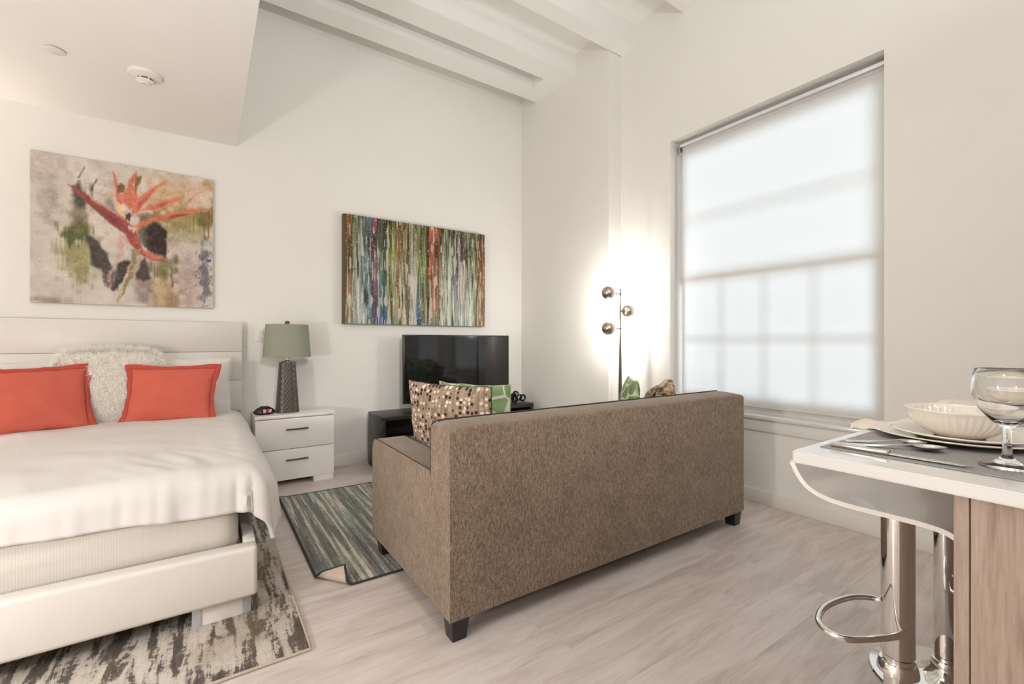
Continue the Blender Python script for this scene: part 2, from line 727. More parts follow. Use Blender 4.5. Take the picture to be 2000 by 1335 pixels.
# floor of planks
floor = struct(finish('floor', (lambda me: me)(bpy.data.meshes.new('floor')), None, smooth=0))
_b = mkbox(XL, XO, YF, D + 0.1, -0.08, -0.010)
_b.to_mesh(floor.data)
_b.free()
floor.data.materials.append(M['subfloor'])
random.seed(5)
PW, PL = 0.182, 1.22
pm_cache = {}


def plank_mesh(L, W):
    key = (round(L, 3), round(W, 3))
    if key not in pm_cache:
        b = mkbox(0, L - 0.0002, 0, W - 0.0002, -0.010, 0.0, bev=0.0003, seg=1)
        me = bpy.data.meshes.new('plank')
        bmesh.ops.recalc_face_normals(b, faces=b.faces[:])
        b.to_mesh(me)
        b.free()
        me.materials.append(M['plank'])
        pm_cache[key] = me
    return pm_cache[key]


y = YF
row = 0
while y < D - 1e-3:
    W = min(PW, D - y)
    x = XL
    L = PL * (0.33 + 0.31 * ((row * 2) % 3)) if row % 3 else PL * 0.97
    while x < XW - 1e-3:
        L = min(L, XW - x)
        o = bpy.data.objects.new('plank', plank_mesh(L, W))
        COL.objects.link(o)
        o.parent = floor
        o.location = (x, y, 0)
        x += L
        L = PL
    y += W
    row += 1

struct(obj('wall_back', mkbox(XL, XO, D, D + 0.12, -0.05, ZC + 0.1), 'wall', smooth=0))
struct(obj('wall_left', mkbox(XL - 0.12, XL, YF, D, -0.05, ZC + 0.1), 'wall', smooth=0))
struct(obj('wall_front', mkbox(XL, XO, YF - 0.12, YF, -0.05, ZC + 0.1), 'oak', smooth=0))
WY0, WY1, WZ0, WZ1 = 0.954, 2.41, 0.585, 2.835
VY0, VY1 = -1.12, 0.33
b = BM()
box(b, XW, XO, YF, VY0, -0.05, ZC + 0.1)
box(b, XW, XO, VY1, WY0, -0.05, ZC + 0.1)
box(b, XW, XO, WY1, D, -0.05, ZC + 0.1)
for a0, a1 in ((VY0, VY1), (WY0, WY1)):
    box(b, XW, XO, a0, a1, -0.05, WZ0)
    box(b, XW, XO, a0, a1, WZ1, ZC + 0.1)
struct(obj('wall_right', b, 'wall', smooth=0))
struct(obj('wall_column', mkbox(XC, XW, YC, D, 0, ZC), 'wall', smooth=0))
ceiling = struct(obj('ceiling', mkbox(0.21, XO, YF, D, ZC, ZC + 0.1), 'ceil', smooth=0))
ZB = 3.835
# beam against the back wall, with its long slot
b = BM()
box(b, 0.21, XC, 3.408, 3.650, ZB, ZC)
box(b, 0.21, XC, 3.842, 4.055, ZB, ZC)
box(b, 2.868, XC, 3.650, 3.842, ZB, ZC)
obj('beam', b, 'ceil', ceiling, smooth=0)
for y0, y1 in ((2.790, 2.948), (2.115, 2.273), (1.44, 1.60), (0.77, 0.93), (0.10, 0.26), (-0.57, -0.41)):
    obj('beam', mkbox(0.21, XW, y0, y1, ZB, ZC), 'ceil', ceiling, smooth=0)
struct(obj('soffit', mkbox(XL, 0.21, YF, D, ZS, ZC + 0.1), 'ceil', smooth=0))
# baseboards
struct(obj('baseboard_back', mkbox(XL, XC, D - 0.014, D, 0, 0.102, bev=0.003), 'trim'))
struct(obj('baseboard_right', mkbox(XW - 0.014, XW, YF, YC, 0, 0.097, bev=0.003), 'trim'))
struct(obj('baseboard_column', mkbox(XC - 0.014, XC, YC, D - 0.014, 0, 0.102, bev=0.003), 'trim'))


def window(n, y0, y1):
    wn = bpy.data.objects.new('window_%d' % n, None)
    COL.objects.link(wn)
    struct(wn)
    gx = 3.425
    zm = 1.662
    b = BM()
    box(b, 3.382, 3.469, y0, y0 + 0.032, 0.62, WZ1)
    box(b, 3.420, 3.469, y1 - 0.032, y1, 0.62, WZ1)
    box(b, 3.382, 3.469, y0, y1, WZ1 - 0.09, WZ1)
    box(b, 3.382, 3.469, y0, y1, 0.62, 0.665)
    obj('window_frame', b, 'trim', wn, smooth=0)
    a0, a1 = y0 + 0.032, y1 - 0.032
    for nm, z0, z1, xa, xb, zmun in (('lower_sash', 0.665, zm + 0.028, 3.386, 3.408, 1.16), ('upper_sash', zm - 0.028, WZ1 - 0.09, 3.412, 3.434, 2.15)):
        s = 0.045
        b = BM()
        box(b, xa, xb, a0, a0 + s, z0, z1)
        box(b, xa, xb, a1 - s, a1, z0, z1)
        box(b, xa, xb, a0 + s, a1 - s, z0, z0 + (0.06 if nm[0] == 'l' else 0.056))
        box(b, xa, xb, a0 + s, a1 - s, z1 - 0.056, z1)
        sash = obj(nm, b, 'trim', wn, smooth=0)
        for k in ((1, 2, 3) if nm[0] == 'l' else ()):
            yy = a0 + s + (a1 - a0 - 2 * s) * k / 4
            obj('muntin', mkbox(xa, xb, yy - 0.006, yy + 0.006, z0 + 0.05, z1 - 0.05), 'trim', sash, smooth=0)
        obj('muntin', mkbox(xa + 0.001, xb - 0.001, a0 + s, a1 - s, zmun - 0.009, zmun + 0.009), 'trim', sash, smooth=0)
        xm = (xa + xb) / 2
        nc = 4 if nm[0] == 'l' else 1
        for j in range(nc):
            q0 = a0 + s + (a1 - a0 - 2 * s) * j / nc
            q1 = a0 + s + (a1 - a0 - 2 * s) * (j + 1) / nc
            for zz0, zz1 in ((z0 + 0.055, zmun), (zmun, z1 - 0.055)):
                obj('pane', mkbox(xm - 0.0015, xm + 0.0015, q0, q1, zz0, zz1), 'pane', sash, smooth=0)
    # stool (inner sill) and apron
    b = mkbox(XW - 0.030, 3.405, y0 - 0.0, y1, 0.595, 0.620, bev=0.004)
    obj('window_sill', b, 'counter', wn)
    obj('apron', mkbox(XW - 0.012, XW + 0.002, y0, y1, 0.512, 0.595, bev=0.002), 'trim', wn)


window(1, WY0, WY1)
window(2, VY0, VY1)


def roller_blind(y0, y1, label):
    t = thing('roller_blind', label, 'blind', (3.34, (y0 + y1) / 2, 2.7))
    z1 = 2.755
    zb = 0.672
    b = BM()
    nu, nv = 2, 40
    vs = []
    for i in range(nu):
        for j in range(nv):
            z = zb + (z1 - zb) * j / (nv - 1)
            vs.append((3.340, (y0, y1)[i], z))
    for i in range(nu):
        for j in range(nv):
            z = zb + (z1 - zb) * j / (nv - 1)
            vs.append((3.3406, (y0, y1)[i], z))
    f = gridfaces(nu, nv)
    pyobj('blind_fabric', vs[:nu * nv], f, 'blind', t, smooth=0)
    b = BM()
    cyl(b, (3.362, y0, 2.775), (3.362, y1, 2.775), 0.024, 20)
    obj('roll', b, 'blind', t)
    obj('head_rail', mkbox(3.318, 3.338, y0 - 0.01, y1 + 0.012, 2.782, 2.806, bev=0.004), 'white_rail', t)
    b = BM()
    cyl(b, (3.340, y0, zb - 0.004), (3.340, y1, zb - 0.004), 0.009, 12)
    obj('hem_bar', b, 'blind_bar', t)
    obj('bracket', mkbox(3.318, 3.37, y1 + 0.012, y1 + 0.020, 2.745, 2.806), 'alu', t, smooth=0)
    obj('bracket', mkbox(3.318, 3.37, y0 - 0.018, y0 - 0.010, 2.745, 2.806), 'alu', t, smooth=0)
    return t


M['white_rail'] = plain('white_aluminium', (0.84, 0.85, 0.88), 0.2, 0.25, var=0.02)
M['blind_bar'] = plain('cream_hem_bar', (0.62, 0.57, 0.52), 0.5)
roller_blind(WY0 + 0.012, 2.352, 'translucent white roller blind pulled down over the window behind the sofa')
roller_blind(VY0 + 0.012, VY1 - 0.06, 'white roller blind over the second window beyond the counter, outside the picture')

# sockets, detectors
t = thing('wall_socket', 'white wall socket plate behind the green lamp shade', 'socket', (0.386, D, 1.197))
obj('plate', mkbox(0.350, 0.422, D - 0.006, D, 1.14, 1.255, bev=0.003), 'white_plastic', t)
for zz in (1.172, 1.222):
    obj('outlet', mkbox(0.370, 0.402, D - 0.010, D - 0.005, zz - 0.017, zz + 0.017, bev=0.003), 'white_plastic', t)
    o = obj('slot', mkbox(0.378, 0.381, D - 0.0105, D - 0.009, zz - 0.006, zz + 0.006), 'dark_slot', t, smooth=0)
    o = obj('slot', mkbox(0.391, 0.394, D - 0.0105, D - 0.009, zz - 0.006, zz + 0.006), 'dark_slot', t, smooth=0)

t = thing('smoke_detector', 'round white smoke detector on the low ceiling', 'smoke detector', (-0.300, 3.47, ZS))
b = BM()
lathe(b, [(0.0, 0.0), (0.082, 0.0), (0.083, -0.010), (0.078, -0.018), (0.052, -0.028), (0.048, -0.030), (0.0, -0.030)], (-0.300, 3.47, ZS), 40)
obj('base', b, 'white_plastic', t)
b = BM()
lathe(b, [(0.0, -0.030), (0.036, -0.030), (0.036, -0.042), (0.0, -0.042)], (-0.300, 3.47, ZS), 32)
obj('sensor_slot', b, 'dark_slot', t)
for k in range(6):
    a = k * PI / 3
    b = BM()
    cyl(b, (-0.300 + 0.039 * math.cos(a), 3.47 + 0.039 * math.sin(a), ZS - 0.029), (-0.300 + 0.039 * math.cos(a), 3.47 + 0.039 * math.sin(a), ZS - 0.044), 0.004, 8)
    obj('rib', b, 'white_plastic', t)
b = BM()
lathe(b, [(0.0, -0.041), (0.043, -0.041), (0.044, -0.047), (0.034, -0.055), (0.028, -0.056), (0.024, -0.062), (0.0, -0.064)], (-0.300, 3.47, ZS), 36)
obj('cap', b, 'white_plastic', t)

b = BM()
lathe(b, [(0.0, 0.0), (0.030, 0.0), (0.030, -0.006), (0.043, -0.006), (0.044, -0.009), (0.040, -0.011), (0.0, -0.012)], (-0.685, 3.455, ZS), 40)
tag(obj('sprinkler_cover', b, 'white_plastic'), 'small flat white sprinkler cover disc on the low ceiling', 'sprinkler cover')

# lamps of the room outside the picture, and two housings made up for the fills (the fixtures that carry the lights set at the top)
t = thing('fill_spot', 'round white housing of the added fill light, unseen behind the camera', 'lamp', (0.45, -1.68, 2.5))
b = BM()
lathe(b, [(0.0, -0.12), (0.10, -0.12), (0.21, -0.03), (0.21, 0.02), (0.205, 0.02), (0.20, -0.02), (0.0, -0.02)], (0.45, -1.62, 2.497), 40, Euler((R(75) - PI, 0, R(-15))).to_matrix().to_4x4())
obj('lamp_cover', b, 'white_plastic', t)
b = BM()
cyl(b, (0.46, -1.73, 2.52), (0.46, -1.73, ZC), 0.008, 10)
obj('rod', b, 'white_plastic', t)
t = thing('ceiling_lamp', 'flush ceiling lamp in the kitchen, left of the camera', 'lamp', (-1.5, 0.3, ZS))
b = BM()
lathe(b, [(0.0, 0.0), (0.26, 0.0), (0.26, -0.03), (0.25, -0.06), (0.0, -0.075)], (-1.5, 0.3, ZS), 40)
obj('lamp_cover', b, 'diffuser', t)
t = thing('wall_lamp', 'wall lamp with an open shade left of the bed, outside the picture', 'lamp', (-1.78, D, 1.5))
b = BM()
lathe(b, [(0.115, -0.11), (0.085, 0.12), (0.082, 0.12), (0.112, -0.11), (0.115, -0.11)], (-1.78, 4.16, 1.52), 40)
obj('shade', b, 'duvet', t)
b = BM()
cyl(b, (-1.78, 4.16, 1.44), (-1.78, D - 0.01, 1.44), 0.008, 10)
cyl(b, (-1.78, 4.16, 1.44), (-1.78, 4.16, 1.47), 0.012, 10)
box(b, -1.83, -1.73, D - 0.016, D, 1.39, 1.49, bev=0.003)
obj('bracket', b, 'nickel', t)
t = thing('globe_lamp', 'floor lamp with a bare bulb on a slim stand, left of the camera', 'lamp', (-1.60, 1.20, 0))
b = BM()
lathe(b, [(0, 0), (0.14, 0), (0.14, 0.018), (0.02, 0.026), (0.012, 0.04), (0.012, 0.74), (0.03, 0.75), (0.03, 0.79), (0.0, 0.79)], (-1.60, 1.20, 0), 32)
obj('stand', b, 'nickel', t)
t = thing('bounce_fill', 'tall white stand of the added ceiling bounce light, unseen behind the camera', 'lamp', (0.75, -0.75, 0))
b = BM()
lathe(b, [(0, 0), (0.15, 0), (0.15, 0.02), (0.02, 0.03), (0.014, 0.04), (0.014, 1.70), (0.0, 1.70)], (0.75, -0.75, 0), 32)
obj('stand', b, 'white_plastic', t)
b = BM()
lathe(b, [(0.0, -0.14), (0.06, -0.14), (0.20, -0.03), (0.205, 0.0), (0.200, 0.0), (0.195, -0.025), (0.055, -0.13), (0.0, -0.13)], (0.75, -0.75, 1.86), 40, Matrix.Rotation(R(-26), 4, 'X'))
obj('bowl_shade', b, 'white_plastic', t)

# ------------------------------------------------------------------ bed
XR = 0.178          # right edge of the bed frame
XLb = -1.40
bed = thing('bed', 'white platform bed with a wide plank headboard, left of the nightstand', 'bed', (-0.6, 3.2, 0))
hb = obj('headboard', mkbox(-1.47, 0.236, D - 0.055, D - 0.022, 0.30, 1.29, bev=0.004), 'headboard', bed)
for z0, z1 in ((0.586, 0.8305), (0.8325, 1.0615), (1.0635, 1.297)):
    obj('headboard_panel', mkbox(-1.48, 0.246, D - 0.078, D - 0.050, z0, z1, bev=0.003), 'headboard', hb)
for x0 in (-1.40, 0.13):
    obj('headboard_post', mkbox(x0, x0 + 0.09, D - 0.060, D - 0.024, 0.0, 0.586, bev=0.003), 'headboard', bed)
obj('footboard', mkbox(XLb - 0.02, XR, 2.125, 2.205, 0.098, 0.303, bev=0.018, seg=4), 'headboard', bed)
obj('side_rail', mkbox(XR - 0.046, XR - 0.002, 2.203, D - 0.079, 0.115, 0.305, bev=0.006), 'headboard', bed)
obj('side_rail', mkbox(XLb - 0.018, XLb + 0.026, 2.203, D - 0.079, 0.115, 0.305, bev=0.006), 'headboard', bed)
obj('slat_deck', mkbox(XLb + 0.03, XR - 0.05, 2.21, D - 0.09, 0.235, 0.262), 'backing', bed, smooth=0)
for x0, x1 in ((-0.045, 0.157), (-1.38, -1.18)):
    for y0 in (2.150, 4.05):
        leg = obj('foot_block', mkbox(x0 + 0.012, x1 - 0.012, y0 + 0.035, y0 + 0.10, 0.0, 0.118, bev=0.002), 'white_gloss', bed)
        for xa, xs in ((x0, 1), (x1 - 0.030, -1)):
            pl = obj('bracket', mkbox(xa, xa + 0.030, y0 + 0.031, y0 + 0.0355, 0.0 if xs > 0 else 0.012, 0.105, bev=0.001, seg=1), 'white_metal', leg)

# mattress with fitted sheet
MX0, MX1, MY0, MY1 = XLb + 0.05, 0.118, 2.225, D - 0.085
mat = tag(obj('mattress', mkbox(MX0 + 0.01, MX1 - 0.01, MY0 + 0.01, MY1 - 0.01, 0.262, 0.535, bev=0.05, seg=4), 'sheet'), 'mattress with cream striped fitted sheet showing above the footboard', 'mattress')
WLOC[mat.name] = Vector((0, 0, 0))
# fitted sheet: skin of the mattress with soft creases
nu, nv = 180, 40
vs = []
per = [(MX0, MY1), (MX0, MY0), (MX1, MY0), (MX1, MY1)]


def round_path(pts, r, k=8):
    out = [Vector((*pts[0], 0))]
    for i in range(1, len(pts) - 1):
        p, a, c = Vector((*pts[i], 0)), Vector((*pts[i - 1], 0)), Vector((*pts[i + 1], 0))
        u, v = (a - p).normalized(), (c - p).normalized()
        for j in range(k + 1):
            t = j / k * PI / 2
            out.append(p + u * r * (1 - math.sin(t)) + v * r * (1 - math.cos(t)))
    out.append(Vector((*pts[-1], 0)))
    return out


def resample(P, n):
    L = [0]
    for a, c in zip(P[:-1], P[1:]):
        L.append(L[-1] + (c - a).length)
    out = []
    k = 0
    for i in range(n):
        s = L[-1] * i / (n - 1)
        while k < len(P) - 2 and L[k + 1] < s:
            k += 1
        t = (s - L[k]) / max(1e-9, L[k + 1] - L[k])
        out.append(P[k].lerp(P[k + 1], t))
    return out


path = resample(round_path(per, 0.06), nu)
for i, p in enumerate(path):
    d = (path[min(i + 1, nu - 1)] - path[max(i - 1, 0)]).normalized()
    nrm = Vector((d.y, -d.x, 0)) * -1
    c = Vector(((MX0 + MX1) / 2, (MY0 + MY1) / 2, 0))
    if nrm.dot(p - c) < 0:
        nrm = -nrm
    for j in range(nv):
        t = j / (nv - 1)
        if t < 0.72:
            z = 0.268 + (0.50 - 0.268) * t / 0.72
            off = 0.0
        else:
            a = (t - 0.72) / 0.28 * PI / 2
            z = 0.50 + 0.045 * math.sin(a)
            off = -0.05 * (1 - math.cos(a))
        s = i / nu * 26
        off += 0.007 * nz(s * 0.35 + z * 9, z * 14) + 0.004 * nz(s * 0.5 - z * 22, 3.1) - 0.006 * (1 if z < 0.29 else 0)
        vs.append(p + nrm * off + Vector((0, 0, z)))
pyobj('fitted_sheet', vs, gridfaces(nu, nv), 'sheet', mat)

# duvet: a cloth laid out flat (a = across, c = towards the foot) and bent over the edges
XE, YE, ZT = 0.135, 2.30, 0.588     # where the top starts to turn down at the right side and at the foot
ALEN, CLEN = 0.315, 0.205           # length hanging at the right and at the foot
XW0 = -1.62
nu, nv = 190, 190
vs = []


def drape(L, r):
    q = PI / 2 * r
    if L < q:
        return r * math.sin(L / r), r * (1 - math.cos(L / r))
    return r + 0.10 * (L - q), r + (L - q) * 0.985


YTOP = 4.225
for i in range(nu):
    a = XW0 + (XE + ALEN - XW0) * i / (nu - 1)
    for j in range(nv):
        c = YTOP - (YTOP - YE + CLEN) * j / (nv - 1)
        da, dc = max(0.0, a - XE), max(0.0, YE - c)
        # the flap at the corner hangs longer, the cover ends earlier further left
        lift = max(0.0, min(1.0, (XE - a) / 1.2))
        dc *= 1.0 - 0.20 * lift
        L = math.hypot(da, dc)
        if L > 1e-6:
            ux, uy = da / L, -dc / L
        else:
            ux, uy = 0, 0
        r = 0.115 * ux * ux + 0.075 * uy * uy if L > 0 else 0.1
        out, drop = drape(L, max(0.05, r)) if L > 0 else (0, 0)
        top = ZT + 0.016 * nz(a * 2.1, c * 1.7, 1.3) + 0.008 * nz(a * 5 + c * 2, c * 4, 7.7)
        # slight sag from the middle to the edges, thicker near the pillows
        top += 0.010 * math.exp(-((c - 3.2) / 0.7) ** 2)
        ridge = 0.0
        if L > 0.03:
            along = max(c, YE) - YE - math.atan2(dc, da + 1e-6) * 0.25 + min(a, XE) - XE
            k = min(1.0, (L - 0.03) / 0.12)
            cw = (0.38 + 0.32 * (1 - abs(uy))) + 0.85 * math.exp(-(max(0.0, abs(XE - a) - 0.05) + max(0.0, c - YE)) / 0.16)
            ridge = k * cw * (0.013 * nz(along * 11, L * 1.2, 4.4) + 0.009 * nz(along * 30, L * 1.6, 8.2))
        # pulled wrinkles near the corner
        wr = 0.011 * math.exp(-((a + 0.06) ** 2 + (c - 2.52) ** 2) / 0.06) * nz(a * 15 + c * 7, c * 4, 2.2)
        ln = 0.0035 * nz(a * 14 + c * 1.5, c * 2.2, 12.5) * math.exp(-((c - 2.6) / 0.6) ** 2)
        x = XE + (a - XE if a < XE else 0) + ux * (out + ridge)
        yy = YE + (c - YE if c > YE else 0) + uy * (out + ridge)
        z = top - drop + wr + ln
        vs.append((x, yy, z))
duvet = pyobj('duvet', vs, gridfaces(nu, nv), 'duvet', None, smooth=80)
tag(duvet, 'plain white duvet spread over the bed and hanging at its corner', 'duvet')
so = duvet.modifiers.new('thickness', 'SOLIDIFY')
so.thickness = 0.018
so.offset = -1


# ------------------------------------------------------------------ pillows
def pillow_geo(w, h, t, pinch=0.05, n=44, seed=0, wr=0.006, power=0.42, corner=0.0, sag=0.0, rnd=0.0):
    """local coords: x width, z height (0..h), y thickness"""
    vs, fs = [], []
    for side in (1, -1):
        base = len(vs)
        for i in range(n):
            for j in range(n):
                u, v = -1 + 2 * i / (n - 1), -1 + 2 * j / (n - 1)
                # denser towards the rim
                u, v = math.sin(u * PI / 2), math.sin(v * PI / 2)
                x = w / 2 * u * (1 - pinch * (1 - v * v))
                z = h / 2 * v * (1 - pinch * (1 - u * u))
                x *= math.sqrt(max(0.0, 1 - rnd * v ** 4))
                z *= math.sqrt(max(0.0, 1 - rnd * u ** 4))
                e = max(0.0, (1 - u * u) * (1 - v * v)) ** power
                y = side * t / 2 * e
                fade = e ** 0.5
                y += fade * wr * (nz(u * 2.3 + seed, v * 2.3, side * 3.0) + 0.5 * nz(u * 6 + seed, v * 5, side * 5.0))
                # creases running from the corners
                cr = abs(u * v)
                y += side * wr * 0.8 * cr * nz((u - v) * 7 + seed, (u + v) * 2, 9.1) * fade
                x += wr * 0.7 * nz(v * 4 + seed, u * 2, 2.5)
                z += wr * 0.7 * nz(u * 4 + seed, v * 2, 6.5)
                z -= sag * (1 - u * u) * max(0, v)
                vs.append((x, y, z + h / 2))
        f = gridfaces(n, n)
        fs += [tuple(base + q for q in (ff if side > 0 else ff[::-1])) for ff in f]
    return vs, fs, n


def rim_loop(vs, n):
    idx = [i * n for i in range(n)] + [(n - 1) * n + j for j in range(1, n)] + [i * n + n - 1 for i in range(n - 2, -1, -1)] + [j for j in range(n - 2, 0, -1)]
    return [Vector(vs[k]) for k in idx]


def weld(o):
    b = BM()
    b.from_mesh(o.data)
    bmesh.ops.remove_doubles(b, verts=b.verts[:], dist=0.0006)
    bmesh.ops.recalc_face_normals(b, faces=b.faces[:])
    b.to_mesh(o.data)
    b.free()
    o.data.shade_smooth()


def pillow(name, label, cat, mat, base, axes, w, h, t, seed=0, group=None, edge=None, edge_r=0.004, flange=0.0, **k):
    """base: world position of the bottom centre; axes: (width dir, up dir)"""
    W_, U_ = Vector(axes[0]).normalized(), Vector(axes[1])
    U_ = (U_ - W_ * U_.dot(W_)).normalized()
    N_ = U_.cross(W_)
    rot = Matrix((W_, N_, U_)).transposed()
    th = thing(name, label, cat, base, rot.to_euler(), group)
    vs, fs, n = pillow_geo(w, h, t, seed=seed, **k)
    body = pyobj('pillow_body', vs, fs, mat, th, smooth=0, local=True)
    loop = rim_loop(vs, n)
    weld(body)
    if edge and not flange:
        b = BM()
        tube(b, loop[::2], edge_r, 6, closed=True)
        obj('piping', b, edge, th, local=True)
    if flange:
        c = Vector((0, 0, h / 2))
        V2, F2 = [], []
        m = len(loop)
        for q in range(m):
            p = loop[q]
            tg = (loop[(q + 1) % m] - loop[q - 1]).normalized()
            nr = Vector((tg.z, 0, -tg.x))
            if nr.dot(p - c) < 0:
                nr = -nr
            cornerness = min(1.0, (abs((p.x) / (w / 2)) * abs((p.z - h / 2) / (h / 2))) ** 3)
            out = flange * (1.0 + 0.9 * cornerness)
            wave = 0.010 * nz(q * 0.14 + seed, 1.7) + 0.006 * nz(q * 0.4 + seed, 4.0)
            dirn = (p - c).normalized()
            nr = (nr * (1 - cornerness) + dirn * cornerness).normalized()
            for s, yoff in ((-0.006, 0.0), (out * 0.5, 0.5), (out, 1.0)):
                V2.append(p + nr * s + Vector((0, wave * yoff * 1.6, 0)))
        for q in range(m):
            for s in range(2):
                A, B_ = q * 3 + s, ((q + 1) % m) * 3 + s
                F2.append((A, B_, B_ + 1, A + 1))
        fl = pyobj('flange', V2, F2, edge or mat, th, smooth=0, local=True)
        sm = fl.modifiers.new('thickness', 'SOLIDIFY')
        sm.thickness = 0.004
        sm.offset = 0
        fl.data.shade_smooth()
    return th


def axes(yaw, lean, roll=0.0):
    """width direction turned by yaw from +X; lean tilts the top away (towards +Y side)"""
    wd = Vector((math.cos(yaw), math.sin(yaw), 0))
    bk = Vector((-math.sin(yaw), math.cos(yaw), 0))
    up = Vector((0, 0, 1)) * math.cos(lean) + bk * math.sin(lean)
    wr_ = wd * math.cos(roll) + up * math.sin(roll)
    ur = up * math.cos(roll) - wd * math.sin(roll)
    return wr_, ur


pillow('bed_pillow', 'white bed pillow at the right end, behind the right coral cushion', 'pillow', 'pillow_white', (-0.15, 4.135, 0.585), axes(0, R(7)), 0.63, 0.435, 0.13, seed=3, wr=0.012, edge='pillow_white', edge_r=0.006)
pillow('bed_pillow', 'white bed pillow at the left, mostly hidden behind the left coral cushion', 'pillow', 'pillow_white', (-1.06, 4.135, 0.585), axes(0, R(7)), 0.63, 0.425, 0.13, seed=8, wr=0.012, edge='pillow_white', edge_r=0.006)
fz = pillow('fur_cushion', 'fluffy cream fur cushion in the middle of the bed', 'cushion', 'fur', (-0.535, 4.02, 0.592), axes(R(-2), R(9)), 0.55, 0.50, 0.13, seed=5, wr=0.012, pinch=0.0, rnd=0.20)
# the pile: short strands standing out of the cushion
random.seed(11)
bd = [c for c in fz.children if c.name.startswith('pillow_body')][0]
tv, tf = [], []
polys = bd.data.polygons
for p in polys:
    nrm = p.normal
    if nrm.y > 0.92:
        continue
    for q in range(max(1, int(p.area * (52000 if abs(nrm.y) > 0.8 else 90000)))):
        a, c = random.random(), random.random()
        P4 = [bd.data.vertices[v].co for v in p.vertices]
        pt = P4[0].lerp(P4[1], a).lerp(P4[-1].lerp(P4[-2], a), c)
        d = (nrm + Vector((random.gauss(0, .55), random.gauss(0, .35), random.gauss(-0.25, .5)))).normalized()
        Lh = random.uniform(0.008, 0.020) if abs(nrm.y) > 0.8 else random.uniform(0.026, 0.058)
        sd = d.orthogonal().normalized() * 0.0017
        k = len(tv)
        mid = pt + d * Lh * 0.55 + Vector((0, 0, -0.001))
        tv += [pt - sd, pt + sd, mid + sd * 0.8, mid - sd * 0.8, pt + d * Lh + Vector((0, 0, -0.006))]
        tf += [(k, k + 1, k + 2, k + 3), (k + 3, k + 2, k + 4)]
pile = pyobj('fur_pile', tv, tf, 'fur_pile', fz, smooth=0, local=True)
pile['kind'] = 'stuff'
pillow('coral_cushion', 'coral flanged cushion on the right side of the bed, nearest the lamp', 'cushion', 'coral', (-0.207, 3.840, 0.597), axes(R(-10), R(19), R(-1)), 0.475, 0.375, 0.14, seed=21, edge='coral_edge', flange=0.026, group='coral cushions on the bed', pinch=0.055, wr=0.008)
pillow('coral_cushion', 'coral flanged cushion on the left side of the bed, cut by the picture edge', 'cushion', 'coral', (-0.855, 3.840, 0.597), axes(R(15), R(19), R(1.5)), 0.505, 0.385, 0.14, seed=34, edge='coral_edge', flange=0.026, group='coral cushions on the bed', pinch=0.055, wr=0.009)

# ------------------------------------------------------------------ rugs
RX0, RX1, RY0, RY1 = -1.62, 0.322, 1.800, 3.62
rg = thing('area_rug', 'distressed grey and cream rug under the foot of the bed', 'rug', ((RX0 + RX1) / 2, (RY0 + RY1) / 2, 0))
obj('pile', mkbox(RX0, RX1, RY0, RY1, 0.0015, 0.0095, bev=0.002), 'rug_grey', rg)
b = BM()
tube(b, resample([Vector(p) for p in ((RX0, RY0, .006), (RX1, RY0, .006), (RX1, RY1, .006), (RX0, RY1, .006))] + [Vector((RX0, RY0, .006))], 160)[:-1], 0.0055, 6, closed=True)
obj('binding', b, 'binding_light', rg)

TX0, TX1, TY0, TY1 = 0.440, 1.90, 2.172, 3.655
rt = thing('striped_rug', 'teal and charcoal striped rug with a folded corner, beside the sofa', 'rug', ((TX0 + TX1) / 2, (TY0 + TY1) / 2, 0))
fl0, fl1 = Vector((TX0, 2.352)), Vector((0.575, TY0))
fd = (fl1 - fl0).normalized()
fn = Vector((-fd.y, fd.x))
if fn.x < 0:
    fn = -fn
FR = 0.017


def bend(x, y, off=0.0):
    p = Vector((x, y))
    s = (p - fl0).dot(fn)
    along = fl0 + fd * (p - fl0).dot(fd)
    z0 = 0.0085
    if s >= 0:
        z = z0
        # lifted left edge
        z += 0.010 * math.exp(-((x - TX0) / 0.05)) * max(0, min(1, (y - 2.4) / 0.5))
        return (x, y, z - off)
    t = -s / FR
    if t < 2.4:
        nx, nzv = math.sin(t), -math.cos(t)
        q = along - fn * FR * math.sin(t)
        return (q.x - fn.x * off * math.sin(t), q.y - fn.y * off * math.sin(t), z0 + FR * (1 - math.cos(t)) - off * math.cos(t))
    a = 2.4
    q = along - fn * (FR * math.sin(a)) + fn * (t - a) * FR * -math.cos(a)
    zz = z0 + FR * (1 - math.cos(a)) + (t - a) * FR * math.sin(a) * 0.55
    return (q.x - fn.x * off * math.sin(a), q.y - fn.y * off * math.sin(a), zz - off * math.cos(a))


def axis_pts(lo, hi, fine_to, n1, n2):
    return [lo + (fine_to - lo) * i / n1 for i in range(n1)] + [fine_to + (hi - fine_to) * i / n2 for i in range(n2 + 1)]


xs = axis_pts(TX0, TX1, 0.66, 40, 14)
ys = axis_pts(TY0, TY1, 2.42, 46, 24)
for nm, off, mt in (('pile', 0.0, 'rug_teal'), ('backing', 0.0045, 'backing')):
    vs = [bend(x, y, off) for x in xs for y in ys]
    pyobj(nm, vs, gridfaces(len(xs), len(ys)), mt, rt)
border = [(TX0, y) for y in ys] + [(x, TY1) for x in xs[1:]] + [(TX1, y) for y in ys[::-1][1:]] + [(x, TY0) for x in xs[::-1][1:-1]]
b = BM()
tube(b, [bend(x, y, 0.0022) for x, y in border], 0.0058, 6, closed=True)
obj('binding', b, 'binding_dark', rt)

